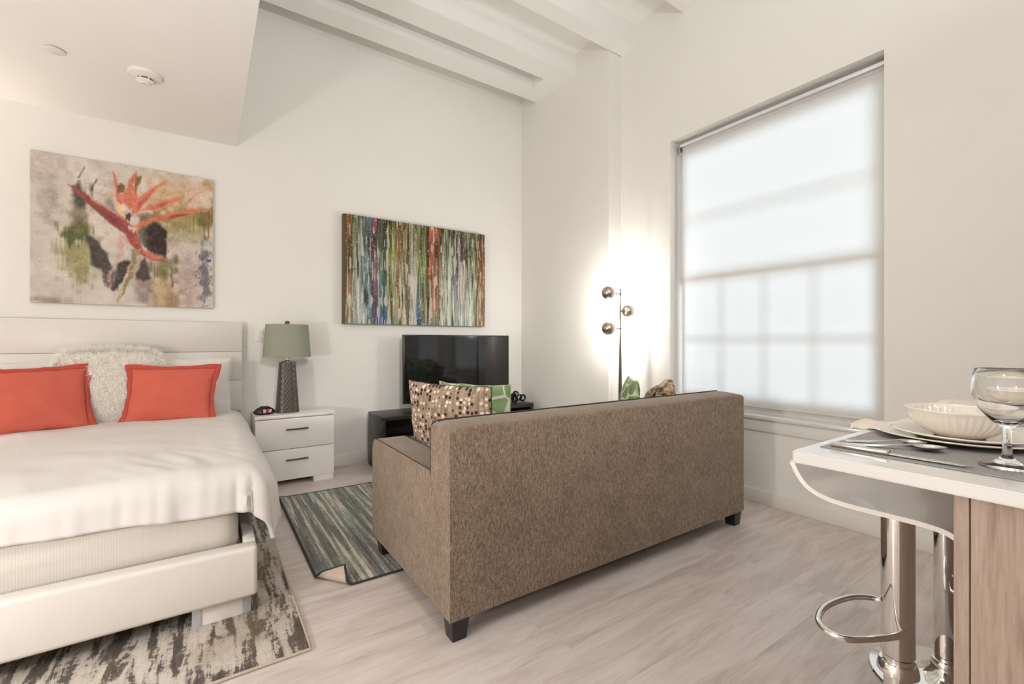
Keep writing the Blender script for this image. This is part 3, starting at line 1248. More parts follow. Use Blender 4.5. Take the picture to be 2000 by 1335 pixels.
# ------------------------------------------------------------------ nightstand, lamp, clock
NX0, NX1, NY0, NY1 = 0.312, 0.893, 3.965, D - 0.016
ns = thing('nightstand', 'white two drawer nightstand between the bed and the media bench', 'nightstand', (0.6, 4.15, 0))
obj('body', mkbox(NX0 + 0.004, NX1 - 0.004, NY0 + 0.020, NY1, 0.046, 0.534, bev=0.002), 'white_gloss', ns)
obj('top', mkbox(NX0, NX1 + 0.004, NY0 - 0.004, NY1, 0.538, 0.562, bev=0.003), 'white_gloss', ns)
for z0, z1, zh in ((0.292, 0.532, 0.448), (0.046, 0.287, 0.206)):
    d = obj('drawer', mkbox(NX0 + 0.003, NX1 - 0.003, NY0, NY0 + 0.020, z0, z1, bev=0.002), 'white_gloss', ns)
    b = BM()
    box(b, 0.525, 0.690, NY0 - 0.022, NY0 - 0.012, zh - 0.005, zh + 0.005, bev=0.002)
    for xx in (0.548, 0.660):
        box(b, xx, xx + 0.010, NY0 - 0.014, NY0 + 0.002, zh - 0.004, zh + 0.004)
    obj('handle', b, 'dark_metal', d)
for x0, x1 in ((NX0 + 0.006, NX0 + 0.155), (NX1 - 0.160, NX1 - 0.008)):
    obj('leg', mkbox(x0, x1, NY0 + 0.004, NY1 - 0.02, 0.0, 0.046, bev=0.002), 'white_gloss', ns)

LX, LY, LZ = 0.562, 4.155, 0.562
tl = thing('table_lamp', 'table lamp with sage green drum shade and charcoal textured base on the nightstand', 'lamp', (LX, LY, LZ))
# tapered square-ish ceramic body with a hammered grid of dimples
nu, nv = 72, 60
vs = []
for i in range(nu):
    a = 2 * PI * i / nu
    for j in range(nv):
        t = j / (nv - 1)
        r = 0.088 + (0.060 - 0.088) * t
        ca, sa = math.cos(a), math.sin(a)
        q = (abs(ca) ** 2.9 + abs(sa) ** 2.9) ** (-1 / 2.9)
        dm = 0.0022 * math.sin(a * 18 + (PI if (int(t * 20) % 2) else 0)) * abs(math.sin(t * PI * 20))
        rr = r * q + dm
        vs.append((LX + rr * ca, LY + rr * sa, LZ + 0.412 * t))
fs = []
for i in range(nu):
    k = (i + 1) % nu
    for j in range(nv - 1):
        fs.append((i * nv + j, k * nv + j, k * nv + j + 1, i * nv + j + 1))
fs.append([i * nv + nv - 1 for i in range(nu)])
fs.append([i * nv for i in range(nu)][::-1])
pyobj('base', vs, fs, 'lamp_base', tl, smooth=50)
b = BM()
lathe(b, [(0.052, 0.410), (0.050, 0.418), (0.020, 0.424), (0.012, 0.428), (0.010, 0.46), (0.010, 0.50), (0.0, 0.50)], (LX, LY, LZ), 24)
obj('neck', b, 'nickel', tl)
b = BM()
lathe(b, [(0.180, 0.455), (0.160, 0.722), (0.156, 0.722), (0.176, 0.457), (0.180, 0.455)], (LX, LY, LZ), 56)
sh = obj('shade', b, 'shade', tl)
b = BM()
for k in range(3):
    a = 2 * PI * k / 3
    cyl(b, (LX, LY, LZ + 0.712), (LX + 0.157 * math.cos(a), LY + 0.157 * math.sin(a), LZ + 0.712), 0.0025, 6)
cyl(b, (LX, LY, LZ + 0.49), (LX, LY, LZ + 0.725), 0.004, 8)
obj('spider', b, 'dark_metal', tl)
b = BM()
lathe(b, [(0.0, 0.722), (0.012, 0.722), (0.018, 0.728), (0.019, 0.742), (0.014, 0.752), (0.0, 0.755)], (LX, LY, LZ), 20)
obj('finial', b, 'gold_knob', tl)

CX_, CY_ = 0.388, 4.085
ck = thing('alarm_clock', 'small black alarm clock with red digits on the nightstand', 'clock', (CX_, CY_, 0.562), (0, 0, R(-4)))
vs = []
nu, nv = 40, 9
fs = []
for i in range(nu):
    u = -1 + 2 * i / (nu - 1)
    hgt = 0.020 + 0.046 * (1 - abs(u) ** 2.4) ** 0.75
    wdt = 0.026 * (1 - 0.55 * u * u)
    zb = 0.002 + 0.014 * abs(u) ** 4
    prof = [(-wdt, zb), (-wdt - 0.010, zb + 0.012), (-wdt - 0.004, max(zb + 0.013, hgt * 0.62)), (-wdt * 0.4, max(zb + 0.016, hgt * 0.97)), (0, max(zb + 0.017, hgt)),
            (wdt * 0.6, max(zb + 0.016, hgt * 0.9)), (wdt, max(zb + 0.012, hgt * 0.5)), (wdt, zb), (0, zb)]
    vs += [(0.078 * u, p[0], p[1]) for p in prof]
for i in range(nu - 1):
    for j in range(nv):
        k = (j + 1) % nv
        fs.append((i * nv + j, (i + 1) * nv + j, (i + 1) * nv + k, i * nv + k))
fs.append(list(range(nv)))
fs.append([(nu - 1) * nv + j for j in range(nv)][::-1])
pyobj('clock_body', vs, fs, 'black_plastic', ck, smooth=40, local=True)
obj('display', mkbox(-0.020, 0.062, -0.0405, -0.036, 0.018, 0.048, bev=0.002), 'screen', ck, local=True)
SEG = {'9': 'abcdfg', '1': 'bc', '2': 'abged', '3': 'abcdg'}


def digit(bm, ch, x, z, w_, h_, yf, t_=0.0026):
    S = {'a': (x, x + w_, z + h_ - t_, z + h_), 'g': (x, x + w_, z + h_ / 2 - t_ / 2, z + h_ / 2 + t_ / 2), 'd': (x, x + w_, z, z + t_),
         'f': (x, x + t_, z + h_ / 2, z + h_), 'b': (x + w_ - t_, x + w_, z + h_ / 2, z + h_), 'e': (x, x + t_, z, z + h_ / 2), 'c': (x + w_ - t_, x + w_, z, z + h_ / 2)}
    for s in SEG[ch]:
        q = S[s]
        box(bm, q[0], q[1], yf - 0.001, yf + 0.001, q[2], q[3])


b = BM()
digit(b, '9', -0.008, 0.022, 0.014, 0.022, -0.0410)
box(b, 0.0115, 0.0140, -0.042, -0.040, 0.027, 0.030)
box(b, 0.0115, 0.0140, -0.042, -0.040, 0.036, 0.039)
digit(b, '1', 0.012, 0.022, 0.014, 0.022, -0.0410)
digit(b, '2', 0.034, 0.022, 0.014, 0.022, -0.0410)
obj('digits', b, 'digits', ck, smooth=0, local=True)
obj('snooze_bar', mkbox(-0.030, 0.030, -0.012, 0.008, 0.062, 0.0675, bev=0.002), 'black_plastic', ck, local=True)

# ------------------------------------------------------------------ canvases


def vnoise(rng, shape, cells):
    g = rng.random((cells[0] + 2, cells[1] + 2))
    yy = np.linspace(0, cells[0], shape[0])
    xx = np.linspace(0, cells[1], shape[1])
    y0, x0 = yy.astype(int), xx.astype(int)
    fy, fx = yy - y0, xx - x0
    fy, fx = fy * fy * (3 - 2 * fy), fx * fx * (3 - 2 * fx)
    a = g[np.ix_(y0, x0)]
    b_ = g[np.ix_(y0, x0 + 1)]
    c = g[np.ix_(y0 + 1, x0)]
    d = g[np.ix_(y0 + 1, x0 + 1)]
    return (a * (1 - fx) + b_ * fx) * (1 - fy)[:, None] + (c * (1 - fx) + d * fx) * fy[:, None]


def canvas(name, label, x0, x1, z0, z1, img, mat_front, mat_side, depth=0.032):
    """img: H x W x 3 sRGB 0..255, row 0 at the top"""
    t = thing(name, label, 'painting', ((x0 + x1) / 2, D, (z0 + z1) / 2))
    obj('stretcher', mkbox(x0, x1, D - depth, D - 0.001, z0, z1, bev=0.002), mat_side, t)
    H_, W_ = img.shape[:2]
    xs = np.linspace(x0 + 0.001, x1 - 0.001, W_)
    zs = np.linspace(z1 - 0.001, z0 + 0.001, H_)
    Xg, Zg = np.meshgrid(xs, zs)
    co = np.stack([Xg, np.full_like(Xg, D - depth - 0.0008), Zg], -1).reshape(-1, 3)
    idx = np.arange(H_ * W_).reshape(H_, W_)
    f = np.stack([idx[:-1, :-1], idx[1:, :-1], idx[1:, 1:], idx[:-1, 1:]], -1).reshape(-1, 4)
    me = bpy.data.meshes.new('painted_face')
    me.from_pydata(co.tolist(), [], f.tolist())
    at = me.color_attributes.new('paint', 'FLOAT_COLOR', 'POINT')
    c = np.clip(img, 0, 255) / 255.0
    lin = np.where(c <= 0.04045, c / 12.92, ((c + 0.055) / 1.055) ** 2.4)
    rgba = np.concatenate([lin, np.ones((H_, W_, 1))], -1).astype(np.float32).reshape(-1)
    at.data.foreach_set('color', rgba)
    finish('painted_face', me, mat_front, t, smooth=0)
    return t


def paint_flower(N=300):
    rng = np.random.default_rng(4)
    u = np.linspace(0, 1, N)[None, :].repeat(N, 0)
    v = np.linspace(0, 1, N)[:, None].repeat(N, 1)      # 0 at the top
    PX = 118 + u * 1318
    top = 95 + 0.167 * (PX - 115)
    bot = 1190 + 0.034 * (PX - 122)
    PY = top + (bot - top) * v
    n1 = vnoise(rng, (N, N), (9, 9))
    n2 = vnoise(rng, (N, N), (26, 26))
    n3 = vnoise(rng, (N, N), (90, 90))
    streak = vnoise(rng, (N, N), (10, 120))
    img = np.zeros((N, N, 3)) + np.array([208, 197, 185])
    img += ((n1 - .5) * 26 + (n2 - .5) * 14 + (n3 - .5) * 10)[..., None]
    wx, wy = (vnoise(rng, (N, N), (22, 22)) - .5), (vnoise(rng, (N, N), (22, 22)) - .5)

    def over(mask, col, al=1.0):
        nonlocal img
        m = np.clip(mask, 0, 1)[..., None] * al
        c = np.array(col, float) + ((n3 - .5) * 26 + (n2 - .5) * 22)[..., None]
        img = img * (1 - m) + c * m

    def blob(cx, cy, rx, ry, col, al=1.0, soft=0.5, ang=0.0, rag=0.5, st=0.0):
        X, Y = PX - cx, PY - cy
        ca, sa = math.cos(ang), math.sin(ang)
        A, B_ = (X * ca + Y * sa) / rx, (-X * sa + Y * ca) / ry
        d = np.sqrt(A * A + B_ * B_) + (n2 - .5) * rag + (streak - .5) * st
        over((1 - d) / soft + 0.5, col, al)

    def poly(pts, col, al=1.0, soft=7.0, warp=14.0):
        X, Y = PX + wx * warp, PY + wy * warp
        inside = np.zeros((N, N), bool)
        dist = np.full((N, N), 1e9)
        n = len(pts)
        for i in range(n):
            (xa, ya), (xb, yb) = pts[i], pts[(i + 1) % n]
            dx, dy = xb - xa, yb - ya
            t_ = np.clip(((X - xa) * dx + (Y - ya) * dy) / (dx * dx + dy * dy + 1e-9), 0, 1)
            dist = np.minimum(dist, np.hypot(X - xa - t_ * dx, Y - ya - t_ * dy))
            cond = ((ya > Y) != (yb > Y)) & (X < (xb - xa) * (Y - ya) / (yb - ya + 1e-9) + xa)
            inside ^= cond
        sd = np.where(inside, dist, -dist)
        over((sd / (soft * 2.0) + 0.5 + (streak - .5) * .5 + (n3 - .5) * .5) * (0.80 + 0.4 * n2), col, al)

    # washes of the background
    blob(180, 180, 190, 170, (186, 170, 166), .55, 1.0)
    blob(230, 440, 45, 160, (150, 142, 132), .5, 1.0, rag=.9)
    blob(620, 520, 170, 220, (206, 193, 182), .8, .8)
    blob(1150, 440, 330, 150, (204, 160, 112), .75, .9, rag=.8)
    blob(1230, 590, 260, 110, (150, 128, 66), .75, .8, rag=.9, st=.5)
    blob(1380, 610, 90, 70, (96, 104, 48), .7, .8, rag=.9)
    blob(1300, 450, 100, 70, (224, 200, 186), .8, .9)
    blob(1390, 350, 50, 50, (190, 158, 104), .7, .8)
    blob(1180, 700, 170, 60, (150, 138, 84), .55, .9, rag=.9)
    blob(1180, 900, 260, 180, (192, 176, 166), .6, 1.0)
    blob(1240, 1080, 140, 150, (168, 140, 128), .6, 1.0, rag=.8)
    blob(1010, 1130, 110, 130, (176, 146, 88), .7, .9, rag=.8, st=.4)
    blob(900, 1100, 70, 130, (140, 118, 116), .7, .9, rag=.8)
    blob(1100, 1170, 60, 60, (150, 110, 90), .5, .9)
    blob(430, 840, 120, 200, (138, 130, 72), .7, .9, rag=.9, st=.7)
    blob(410, 690, 90, 70, (84, 92, 48), .8, .7, rag=.9, st=.7)
    blob(430, 560, 60, 100, (132, 114, 92), .7, .8, rag=.8)
    blob(1040, 930, 90, 70, (112, 104, 56), .75, .8, rag=.9, st=.5)
    blob(200, 1170, 130, 30, (128, 112, 92), .6, .9, rag=.9)
    # dark brush shapes
    poly([(395, 400), (420, 330), (440, 370), (490, 480), (470, 520), (420, 500), (398, 470)], (74, 68, 58), .9, 16, 40)
    poly([(480, 700), (560, 750), (620, 860), (665, 930), (690, 980), (660, 1085), (620, 1060), (560, 950), (500, 830)], (72, 66, 60), .95, 14, 40)
    poly([(700, 900), (760, 860), (790, 900), (760, 1000), (690, 1090), (650, 1085), (690, 1000)], (62, 50, 50), .95, 12, 30)
    poly([(960, 600), (1020, 620), (1065, 680), (1060, 780), (1050, 870), (1000, 850), (920, 830), (880, 780), (880, 700), (900, 620)], (58, 38, 36), .97, 12, 26)
    poly([(850, 560), (960, 545), (985, 565), (930, 610), (870, 690), (845, 650)], (104, 98, 74), .8, 12, 26)
    poly([(840, 680), (900, 640), (920, 700), (890, 800), (860, 760)], (92, 92, 74), .8, 12, 26)
    poly([(855, 900), (890, 870), (920, 940), (930, 1020), (870, 1035), (830, 1020)], (68, 48, 46), .9, 12, 30)
    blob(515, 380, 18, 60, (96, 88, 78), .7, .8, rag=1.0)
    for (a, c, wd) in (((470, 210), (418, 300), 7), ((548, 300), (515, 390), 8), ((1090, 940), (1100, 1080), 8)):
        poly([(a[0] - wd / 2, a[1]), (a[0] + wd / 2, a[1]), (c[0] + wd, c[1]), (c[0] - wd, c[1])], (92, 82, 70), .8, 6, 16)
    poly([(600, 450), (650, 440), (700, 560), (660, 560), (600, 480)], (124, 112, 108), .6, 14, 26)
    # petals
    coral, red, deep, pale = (216, 118, 94), (172, 80, 72), (134, 66, 66), (230, 168, 132)
    poly([(660, 240), (680, 270), (720, 430), (740, 540), (700, 530), (680, 420)], coral, .95)
    poly([(690, 350), (720, 330), (745, 350), (730, 400), (690, 400)], (120, 88, 44), .9)
    poly([(828, 240), (832, 290), (800, 340), (830, 400), (850, 440), (790, 520), (730, 470), (715, 420), (760, 360), (770, 300)], coral, .97)
    poly([(820, 285), (868, 275), (850, 340), (815, 400)], (122, 100, 52), .9)
    poly([(1060, 318), (960, 400), (920, 450), (840, 540), (790, 560), (810, 480), (860, 420), (960, 360)], (224, 120, 92), .97)
    poly([(960, 380), (900, 460), (830, 530), (840, 470)], red, .7)
    poly([(1200, 432), (1110, 480), (1020, 515), (920, 525), (860, 530), (930, 490), (1040, 455)], (226, 128, 96), .97)
    poly([(1090, 465), (1010, 505), (930, 515), (1000, 480)], red, .6)
    poly([(1350, 400), (1300, 415), (1250, 450), (1210, 510), (1200, 490), (1240, 440), (1290, 408)], (226, 140, 106), .9)
    poly([(1430, 530), (1300, 545), (1180, 575), (1060, 590), (960, 605), (880, 640), (830, 680), (810, 650), (870, 600), (960, 570), (1100, 545), (1280, 525)], (222, 118, 88), .97)
    poly([(1230, 560), (1130, 585), (1060, 585), (1130, 562)], (130, 56, 44), .8)
    poly([(690, 470), (740, 480), (750, 560), (720, 570), (690, 520)], (240, 214, 170), .8, 12)
    poly([(640, 400), (665, 370), (690, 470), (670, 480)], pale, .7, 12)
    poly([(355, 342), (400, 360), (500, 430), (640, 520), (750, 590), (820, 650), (850, 740), (880, 820), (950, 850), (1070, 890), (1050, 898), (940, 885), (880, 860), (810, 800), (740, 700), (640, 620), (560, 540), (440, 430)], red, 1.0)
    poly([(400, 368), (520, 450), (700, 590), (790, 690), (760, 700), (640, 610), (540, 520)], deep, .75, 14)
    poly([(500, 432), (640, 520), (750, 590), (730, 592), (620, 520), (520, 450)], pale, .8, 6)
    poly([(830, 800), (900, 815), (1070, 888), (940, 882)], coral, .85)
    poly([(755, 560), (785, 540), (800, 570), (780, 600), (755, 590)], (86, 52, 44), .95)
    poly([(770, 630), (835, 655), (815, 690), (770, 650)], (240, 208, 190), .8, 10)
    poly([(700, 720), (750, 700), (770, 760), (720, 850), (660, 1000), (640, 1080), (620, 1010), (680, 880)], (200, 158, 144), .75, 16, 26)
    poly([(740, 760), (790, 800), (780, 880), (720, 870)], (212, 204, 196), .8, 12)
    # stem
    poly([(790, 800), (850, 820), (870, 860), (830, 960), (760, 1080), (700, 1195), (690, 1180), (740, 1020), (790, 900)], (150, 130, 92), .97, 8)
    poly([(790, 910), (760, 1000), (700, 1180), (735, 1010)], (228, 202, 176), .8, 8)
    poly([(835, 850), (868, 860), (820, 980), (800, 960)], (196, 182, 160), .7, 8)
    # drips and specks
    for (xd, y0, y1) in ((1275, 570, 690), (1365, 560, 740), (1400, 540, 730), (1380, 560, 640)):
        poly([(xd - 4, y0), (xd + 5, y0), (xd + 4, y1), (xd - 3, y1)], (150, 72, 40), .85, 5, 8)
    blob(1370, 1020, 34, 210, (98, 100, 112), .75, .9, rag=1.2, st=.7)
    blob(1400, 896, 28, 16, (40, 78, 150), .95, .5, rag=1.2)
    for k in range(60):
        xx, yy = rng.uniform(1280, 1430), rng.uniform(820, 1220)
        poly([(xx - 3, yy - 3), (xx + 3, yy - 3), (xx + 3, yy + 4), (xx - 3, yy + 4)], (52, 60, 82), .8, 4, 0)
    for k in range(40):
        xx, yy = rng.uniform(140, 1430), rng.uniform(150, 1200)
        poly([(xx - 3, yy - 3), (xx + 3, yy - 2), (xx + 2, yy + 4), (xx - 3, yy + 3)], (100, 84, 74), .6, 4, 0)
    g = img.mean(-1, keepdims=True)
    return g + (img - g) * 0.9


def paint_stripes(W_=380, H_=230):
    rng = np.random.default_rng(9)
    cols = [  # (end u, top colour, middle colour, bottom colour)
        (.05, (150, 96, 46), (128, 98, 52), (186, 150, 118)), (.085, (120, 120, 84), (128, 128, 100), (160, 165, 150)),
        (.13, (104, 112, 92), (136, 152, 146), (190, 196, 188)), (.17, (84, 112, 112), (104, 136, 140), (96, 124, 136)),
        (.198, (132, 62, 66), (122, 72, 92), (112, 84, 104)), (.27, (56, 46, 28), (96, 132, 112), (62, 96, 146)),
        (.34, (120, 112, 58), (128, 128, 74), (150, 146, 104)), (.362, (164, 92, 50), (150, 92, 52), (128, 82, 52)),
        (.42, (120, 112, 62), (136, 128, 88), (150, 146, 112)), (.465, (160, 150, 112), (206, 200, 180), (212, 206, 190)),
        (.50, (116, 122, 70), (128, 140, 92), (58, 96, 156)), (.54, (112, 112, 58), (122, 132, 82), (118, 122, 72)),
        (.56, (46, 44, 22), (80, 76, 38), (110, 96, 60)), (.60, (198, 78, 48), (176, 96, 68), (150, 116, 88)),
        (.617, (150, 96, 62), (104, 120, 92), (112, 132, 100)), (.642, (190, 70, 46), (168, 84, 62), (140, 112, 92)),
        (.69, (70, 74, 40), (168, 172, 142), (204, 206, 184)), (.73, (146, 150, 112), (166, 178, 162), (200, 206, 190)),
        (.775, (48, 48, 28), (120, 128, 104), (176, 190, 176)), (.80, (142, 128, 122), (168, 152, 176), (180, 172, 184)),
        (.84, (74, 64, 34), (190, 186, 160), (204, 200, 182)), (.875, (146, 150, 120), (164, 180, 160), (188, 200, 186)),
        (.92, (88, 88, 48), (146, 158, 128), (184, 190, 168)), (.94, (112, 104, 62), (128, 136, 96), (150, 150, 120)),
        (1.01, (118, 72, 38), (136, 92, 56), (182, 150, 118))]
    u = np.linspace(0, 1, W_)
    v = np.linspace(0, 1, H_)
    wob = (vnoise(rng, (H_, W_), (5, 60)) - .5) * 0.020 + (vnoise(rng, (H_, W_), (40, 90)) - .5) * 0.007
    U = np.clip(u[None, :] + wob, 0, 1)
    img = np.zeros((H_, W_, 3))
    ends = np.array([c[0] for c in cols])
    k = np.searchsorted(ends, U)
    k = np.clip(k, 0, len(cols) - 1)
    T = np.array([c[1] for c in cols], float)[k]
    Md = np.array([c[2] for c in cols], float)[k]
    B_ = np.array([c[3] for c in cols], float)[k]
    jit = (vnoise(rng, (H_, W_), (3, 150)) - .5) * 0.9
    vv = np.clip(v[:, None] + jit * 0.5, 0, 1)[..., None]
    img = np.where(vv < .5, T + (Md - T) * (vv / .5), Md + (B_ - Md) * ((vv - .5) / .5))
    s1 = vnoise(rng, (H_, W_), (5, 110))
    s2 = vnoise(rng, (H_, W_), (9, 130))
    s3 = vnoise(rng, (H_, W_), (110, 180))
    img *= (0.68 + 0.66 * s1)[..., None]
    # pale palette-knife strokes, denser below
    m = np.clip((s2 - 0.70 + 0.10 * v[:, None]) * 9, 0, 1)[..., None] * .8
    img = img * (1 - m) + np.array([214, 208, 190]) * m
    d1 = vnoise(rng, (H_, W_), (4, 120))
    m = np.clip((d1 - 0.74 - 0.04 * v[:, None]) * 10, 0, 1)[..., None] * .75
    img = img * (1 - m) + np.array([52, 44, 30]) * m
    m = np.clip((vnoise(rng, (H_, W_), (70, 200)) - .83) * 14, 0, 1)[..., None] * .7
    img = img * (1 - m) + np.array([222, 210, 190]) * m
    blue = np.clip((vnoise(rng, (H_, W_), (6, 90)) - .66) * 8, 0, 1) * np.clip((v[:, None] - .35) * 1.6, 0, 1)
    img = img * (1 - .5 * blue[..., None]) + np.array([104, 140, 160]) * .5 * blue[..., None]
    img += ((s3 - .5) * 26)[..., None]
    g = img.mean(-1, keepdims=True)
    img = g + (img - g) * 0.86
    edge = np.clip((0.016 - u[None, :]) * 200, 0, 1)[..., None].repeat(H_, 0)
    img = img * (1 - .8 * edge) + np.array([84, 76, 34]) * .8 * edge
    return img * 0.95


canvas('flower_painting', 'large square canvas of a coral bird of paradise flower above the bed', -0.974, 0.049, 1.407, 2.430, paint_flower(), 'paint1', 'canvas_side')
canvas('striped_painting', 'wide canvas of multicoloured vertical paint stripes above the television', 1.042, 2.547, 1.309, 2.318, paint_stripes(), 'paint2', 'canvas_edge', depth=0.062)

# ------------------------------------------------------------------ media bench, television, ornament, set-top box
BX0, BX1, BY0, BY1, BZ = 1.258, 2.90, 3.86, 4.245, 0.492
mb = thing('media_bench', 'low black open media bench under the television', 'media bench', (2.05, 4.05, 0))
obj('top', mkbox(BX0, BX1, BY0, BY1, BZ - 0.038, BZ, bev=0.002), 'black_wood', mb)
obj('base', mkbox(BX0, BX1, BY0, BY1, 0.0, 0.040, bev=0.002), 'black_wood', mb)
for x in (BX0, (BX0 + BX1) / 2 - 0.018, BX1 - 0.036):
    obj('side_panel', mkbox(x, x + 0.036, BY0 + 0.001, BY1 - 0.001, 0.040, BZ - 0.038, bev=0.001), 'black_wood', mb)
obj('back_panel', mkbox(BX0 + 0.03, BX1 - 0.03, BY1 - 0.018, BY1 - 0.004, 0.04, BZ - 0.038), 'black_wood', mb, smooth=0)
obj('shelf', mkbox(BX0 + 0.036, BX1 - 0.036, BY0 + 0.012, BY1 - 0.018, 0.225, 0.250), 'black_wood', mb, smooth=0)
sb = thing('set_top_box', 'small dark box with a pale front on the open bench shelf', 'box', (1.50, 3.97, 0.25))
obj('case', mkbox(1.38, 1.62, 3.90, 4.06, 0.254, 0.296, bev=0.004), 'black_plastic', sb)
obj('front_strip', mkbox(1.39, 1.61, 3.897, 3.901, 0.268, 0.284, bev=0.001), 'steel', sb)

tv = thing('television', 'flat black television standing on the media bench', 'television', (2.16, 4.10, BZ))
TX_0, TX_1, TZ0, TZ1 = 1.560, 2.735, 0.546, 1.210
obj('housing', mkbox(TX_0, TX_1, 4.118, 4.160, TZ0, TZ1, bev=0.004), 'black_plastic', tv)
obj('screen', mkbox(TX_0 + 0.011, TX_1 - 0.011, 4.1155, 4.119, TZ0 + 0.017, TZ1 - 0.011, bev=0.0008, seg=1), 'screen', tv)
for x in (1.78, 2.51):
    b = BM()
    cyl(b, (x, 4.138, 0.56), (x, 4.04, BZ + 0.0085), 0.008, 10)
    cyl(b, (x, 4.138, 0.56), (x, 4.22, BZ + 0.0085), 0.008, 10)
    obj('leg', b, 'black_plastic', tv)

tv.rotation_euler = (0, 0, R(-2.6))
orn = thing('knot_ornament', 'small black ring-link ornament on the right end of the bench', 'ornament', (2.745, 4.0, BZ))
random.seed(3)
for (dx, dy, dz, r, ax) in ((0, 0, .045, .040, (1, .3, .2)), (.05, -.01, .052, .032, (.2, 1, .5)), (.095, -.02, .045, .030, (.1, 1, .1)), (-.05, .0, .040, .034, (.3, 1, .8)), (.035, .02, .084, .028, (1, .6, .1)), (-.02, -.01, .078, .026, (.2, .8, .9))):
    q = Vector(ax).normalized().to_track_quat('Z', 'Y').to_matrix().to_4x4()
    pts = [Matrix.Translation(Vector((2.745 + dx, 4.0 + dy, BZ + dz))) @ q @ Vector((r * math.cos(t * 2 * PI / 24), r * math.sin(t * 2 * PI / 24), 0)) for t in range(24)]
    mz = min(p.z for p in pts)
    if mz < BZ + 0.010:
        pts = [p + Vector((0, 0, BZ + 0.010 - mz)) for p in pts]
    b = BM()
    tube(b, pts, 0.011, 8, closed=True)
    obj('link', b, 'black_plastic', orn)
b = BM()
box(b, 2.725, 2.765, 3.985, 4.015, BZ, BZ + 0.014, bev=0.003)
obj('foot', b, 'black_plastic', orn)

# ------------------------------------------------------------------ sofa
SX0, SX1, SY0, SY1 = 0.753, 2.790, 1.525, 2.475
sf = thing('sofa', 'brown tweed sofa with track arms, seen from behind', 'sofa', (1.77, 2.0, 0))
AW = 0.172


def rounded_box(name, x0, x1, y0, y1, z0, z1, bev, mat, par, seg=3, puff=0.0, sub=10):
    """upholstered block: bevelled box, finely cut and gently swollen"""
    t = bmesh.new()
    bmesh.ops.create_cube(t, size=1.0)
    for v in t.verts:
        v.co = Vector(((x0 + x1) / 2 + v.co.x * (x1 - x0), (y0 + y1) / 2 + v.co.y * (y1 - y0), (z0 + z1) / 2 + v.co.z * (z1 - z0)))
    if puff:
        bmesh.ops.subdivide_edges(t, edges=t.edges[:], cuts=sub, use_grid_fill=True)
        c = Vector(((x0 + x1) / 2, (y0 + y1) / 2, (z0 + z1) / 2))
        hx, hy, hz = (x1 - x0) / 2, (y1 - y0) / 2, (z1 - z0) / 2
        for v in t.verts:
            q = v.co - c
            a, b_, g = q.x / hx, q.y / hy, q.z / hz
            s = Vector((a * (1 - b_ * b_) * (1 - g * g), b_ * (1 - a * a) * (1 - g * g), g * (1 - a * a) * (1 - b_ * b_)))
            v.co += s * puff + Vector((0, 0, 0.004 * nz(v.co.x * 5, v.co.y * 5, v.co.z * 5)))
            # rounded corners
            m = sorted((abs(a), abs(b_), abs(g)))
            if m[1] > 0.999:
                v.co -= Vector((a, b_, g)) * bev * 0.35
    else:
        bmesh.ops.bevel(t, geom=t.edges[:], offset=bev, segments=seg, profile=0.5, affect='EDGES')
    return obj(name, t, mat, par, smooth=50)


# back: a slab whose front top edge is rounded, whose rear face is flat
pts = [(SY0, 0.088), (SY0, 0.30), (SY0, 0.55), (SY0, 0.802), (SY0 + 0.004, 0.811), (SY0 + 0.014, 0.817), (SY0 + 0.09, 0.823), (SY0 + 0.150, 0.822), (SY0 + 0.168, 0.815), (SY0 + 0.174, 0.80), (SY0 + 0.176, 0.088)]
n = 40
vs, fs = [], []
for i in range(n + 1):
    t = i / n
    x = SX0 + 0.0015 + (SX1 - SX0 - 0.003) * t
    ex = min(t, 1 - t) * (SX1 - SX0)
    inset = 0.010 * max(0, 1 - ex / 0.012) ** 2
    for (py, pz) in pts:
        dy = 0.0
        dz = -inset if pz > 0.7 else 0
        dz += 0.0025 * nz(x * 9, py * 6, 2.2) * (1 if pz > 0.8 else 0)
        dy = (0.006 * nz(x * 3.0, pz * 3, 5.0)) if (py == SY0 and 0) else 0
        vs.append((x, py + dy, pz + dz))
m = len(pts)
for i in range(n):
    for j in range(m - 1):
        fs.append((i * m + j, (i + 1) * m + j, (i + 1) * m + j + 1, i * m + j + 1))
    fs.append((i * m + m - 1, (i + 1) * m + m - 1, (i + 1) * m, i * m))
fs.append(list(range(m)))
fs.append([n * m + j for j in range(m)][::-1])
bk = pyobj('backrest', vs, fs, 'tweed', sf, smooth=38)
b = BM()
tube(b, [(SX0 + 0.004, SY0 + 0.174, 0.60), (SX0 + 0.003, SY0 + 0.175, 0.79), (SX0 + 0.010, SY0 + 0.170, 0.815), (SX0 + 0.03, SY0 + 0.166, 0.822)] + [(SX0 + 0.03 + (SX1 - SX0 - 0.06) * k / 24, SY0 + 0.166, 0.8225) for k in range(1, 25)] + [(SX1 - 0.010, SY0 + 0.170, 0.815), (SX1 - 0.003, SY0 + 0.175, 0.79), (SX1 - 0.004, SY0 + 0.174, 0.60)], 0.0042, 6)
obj('piping', b, 'piping', bk)
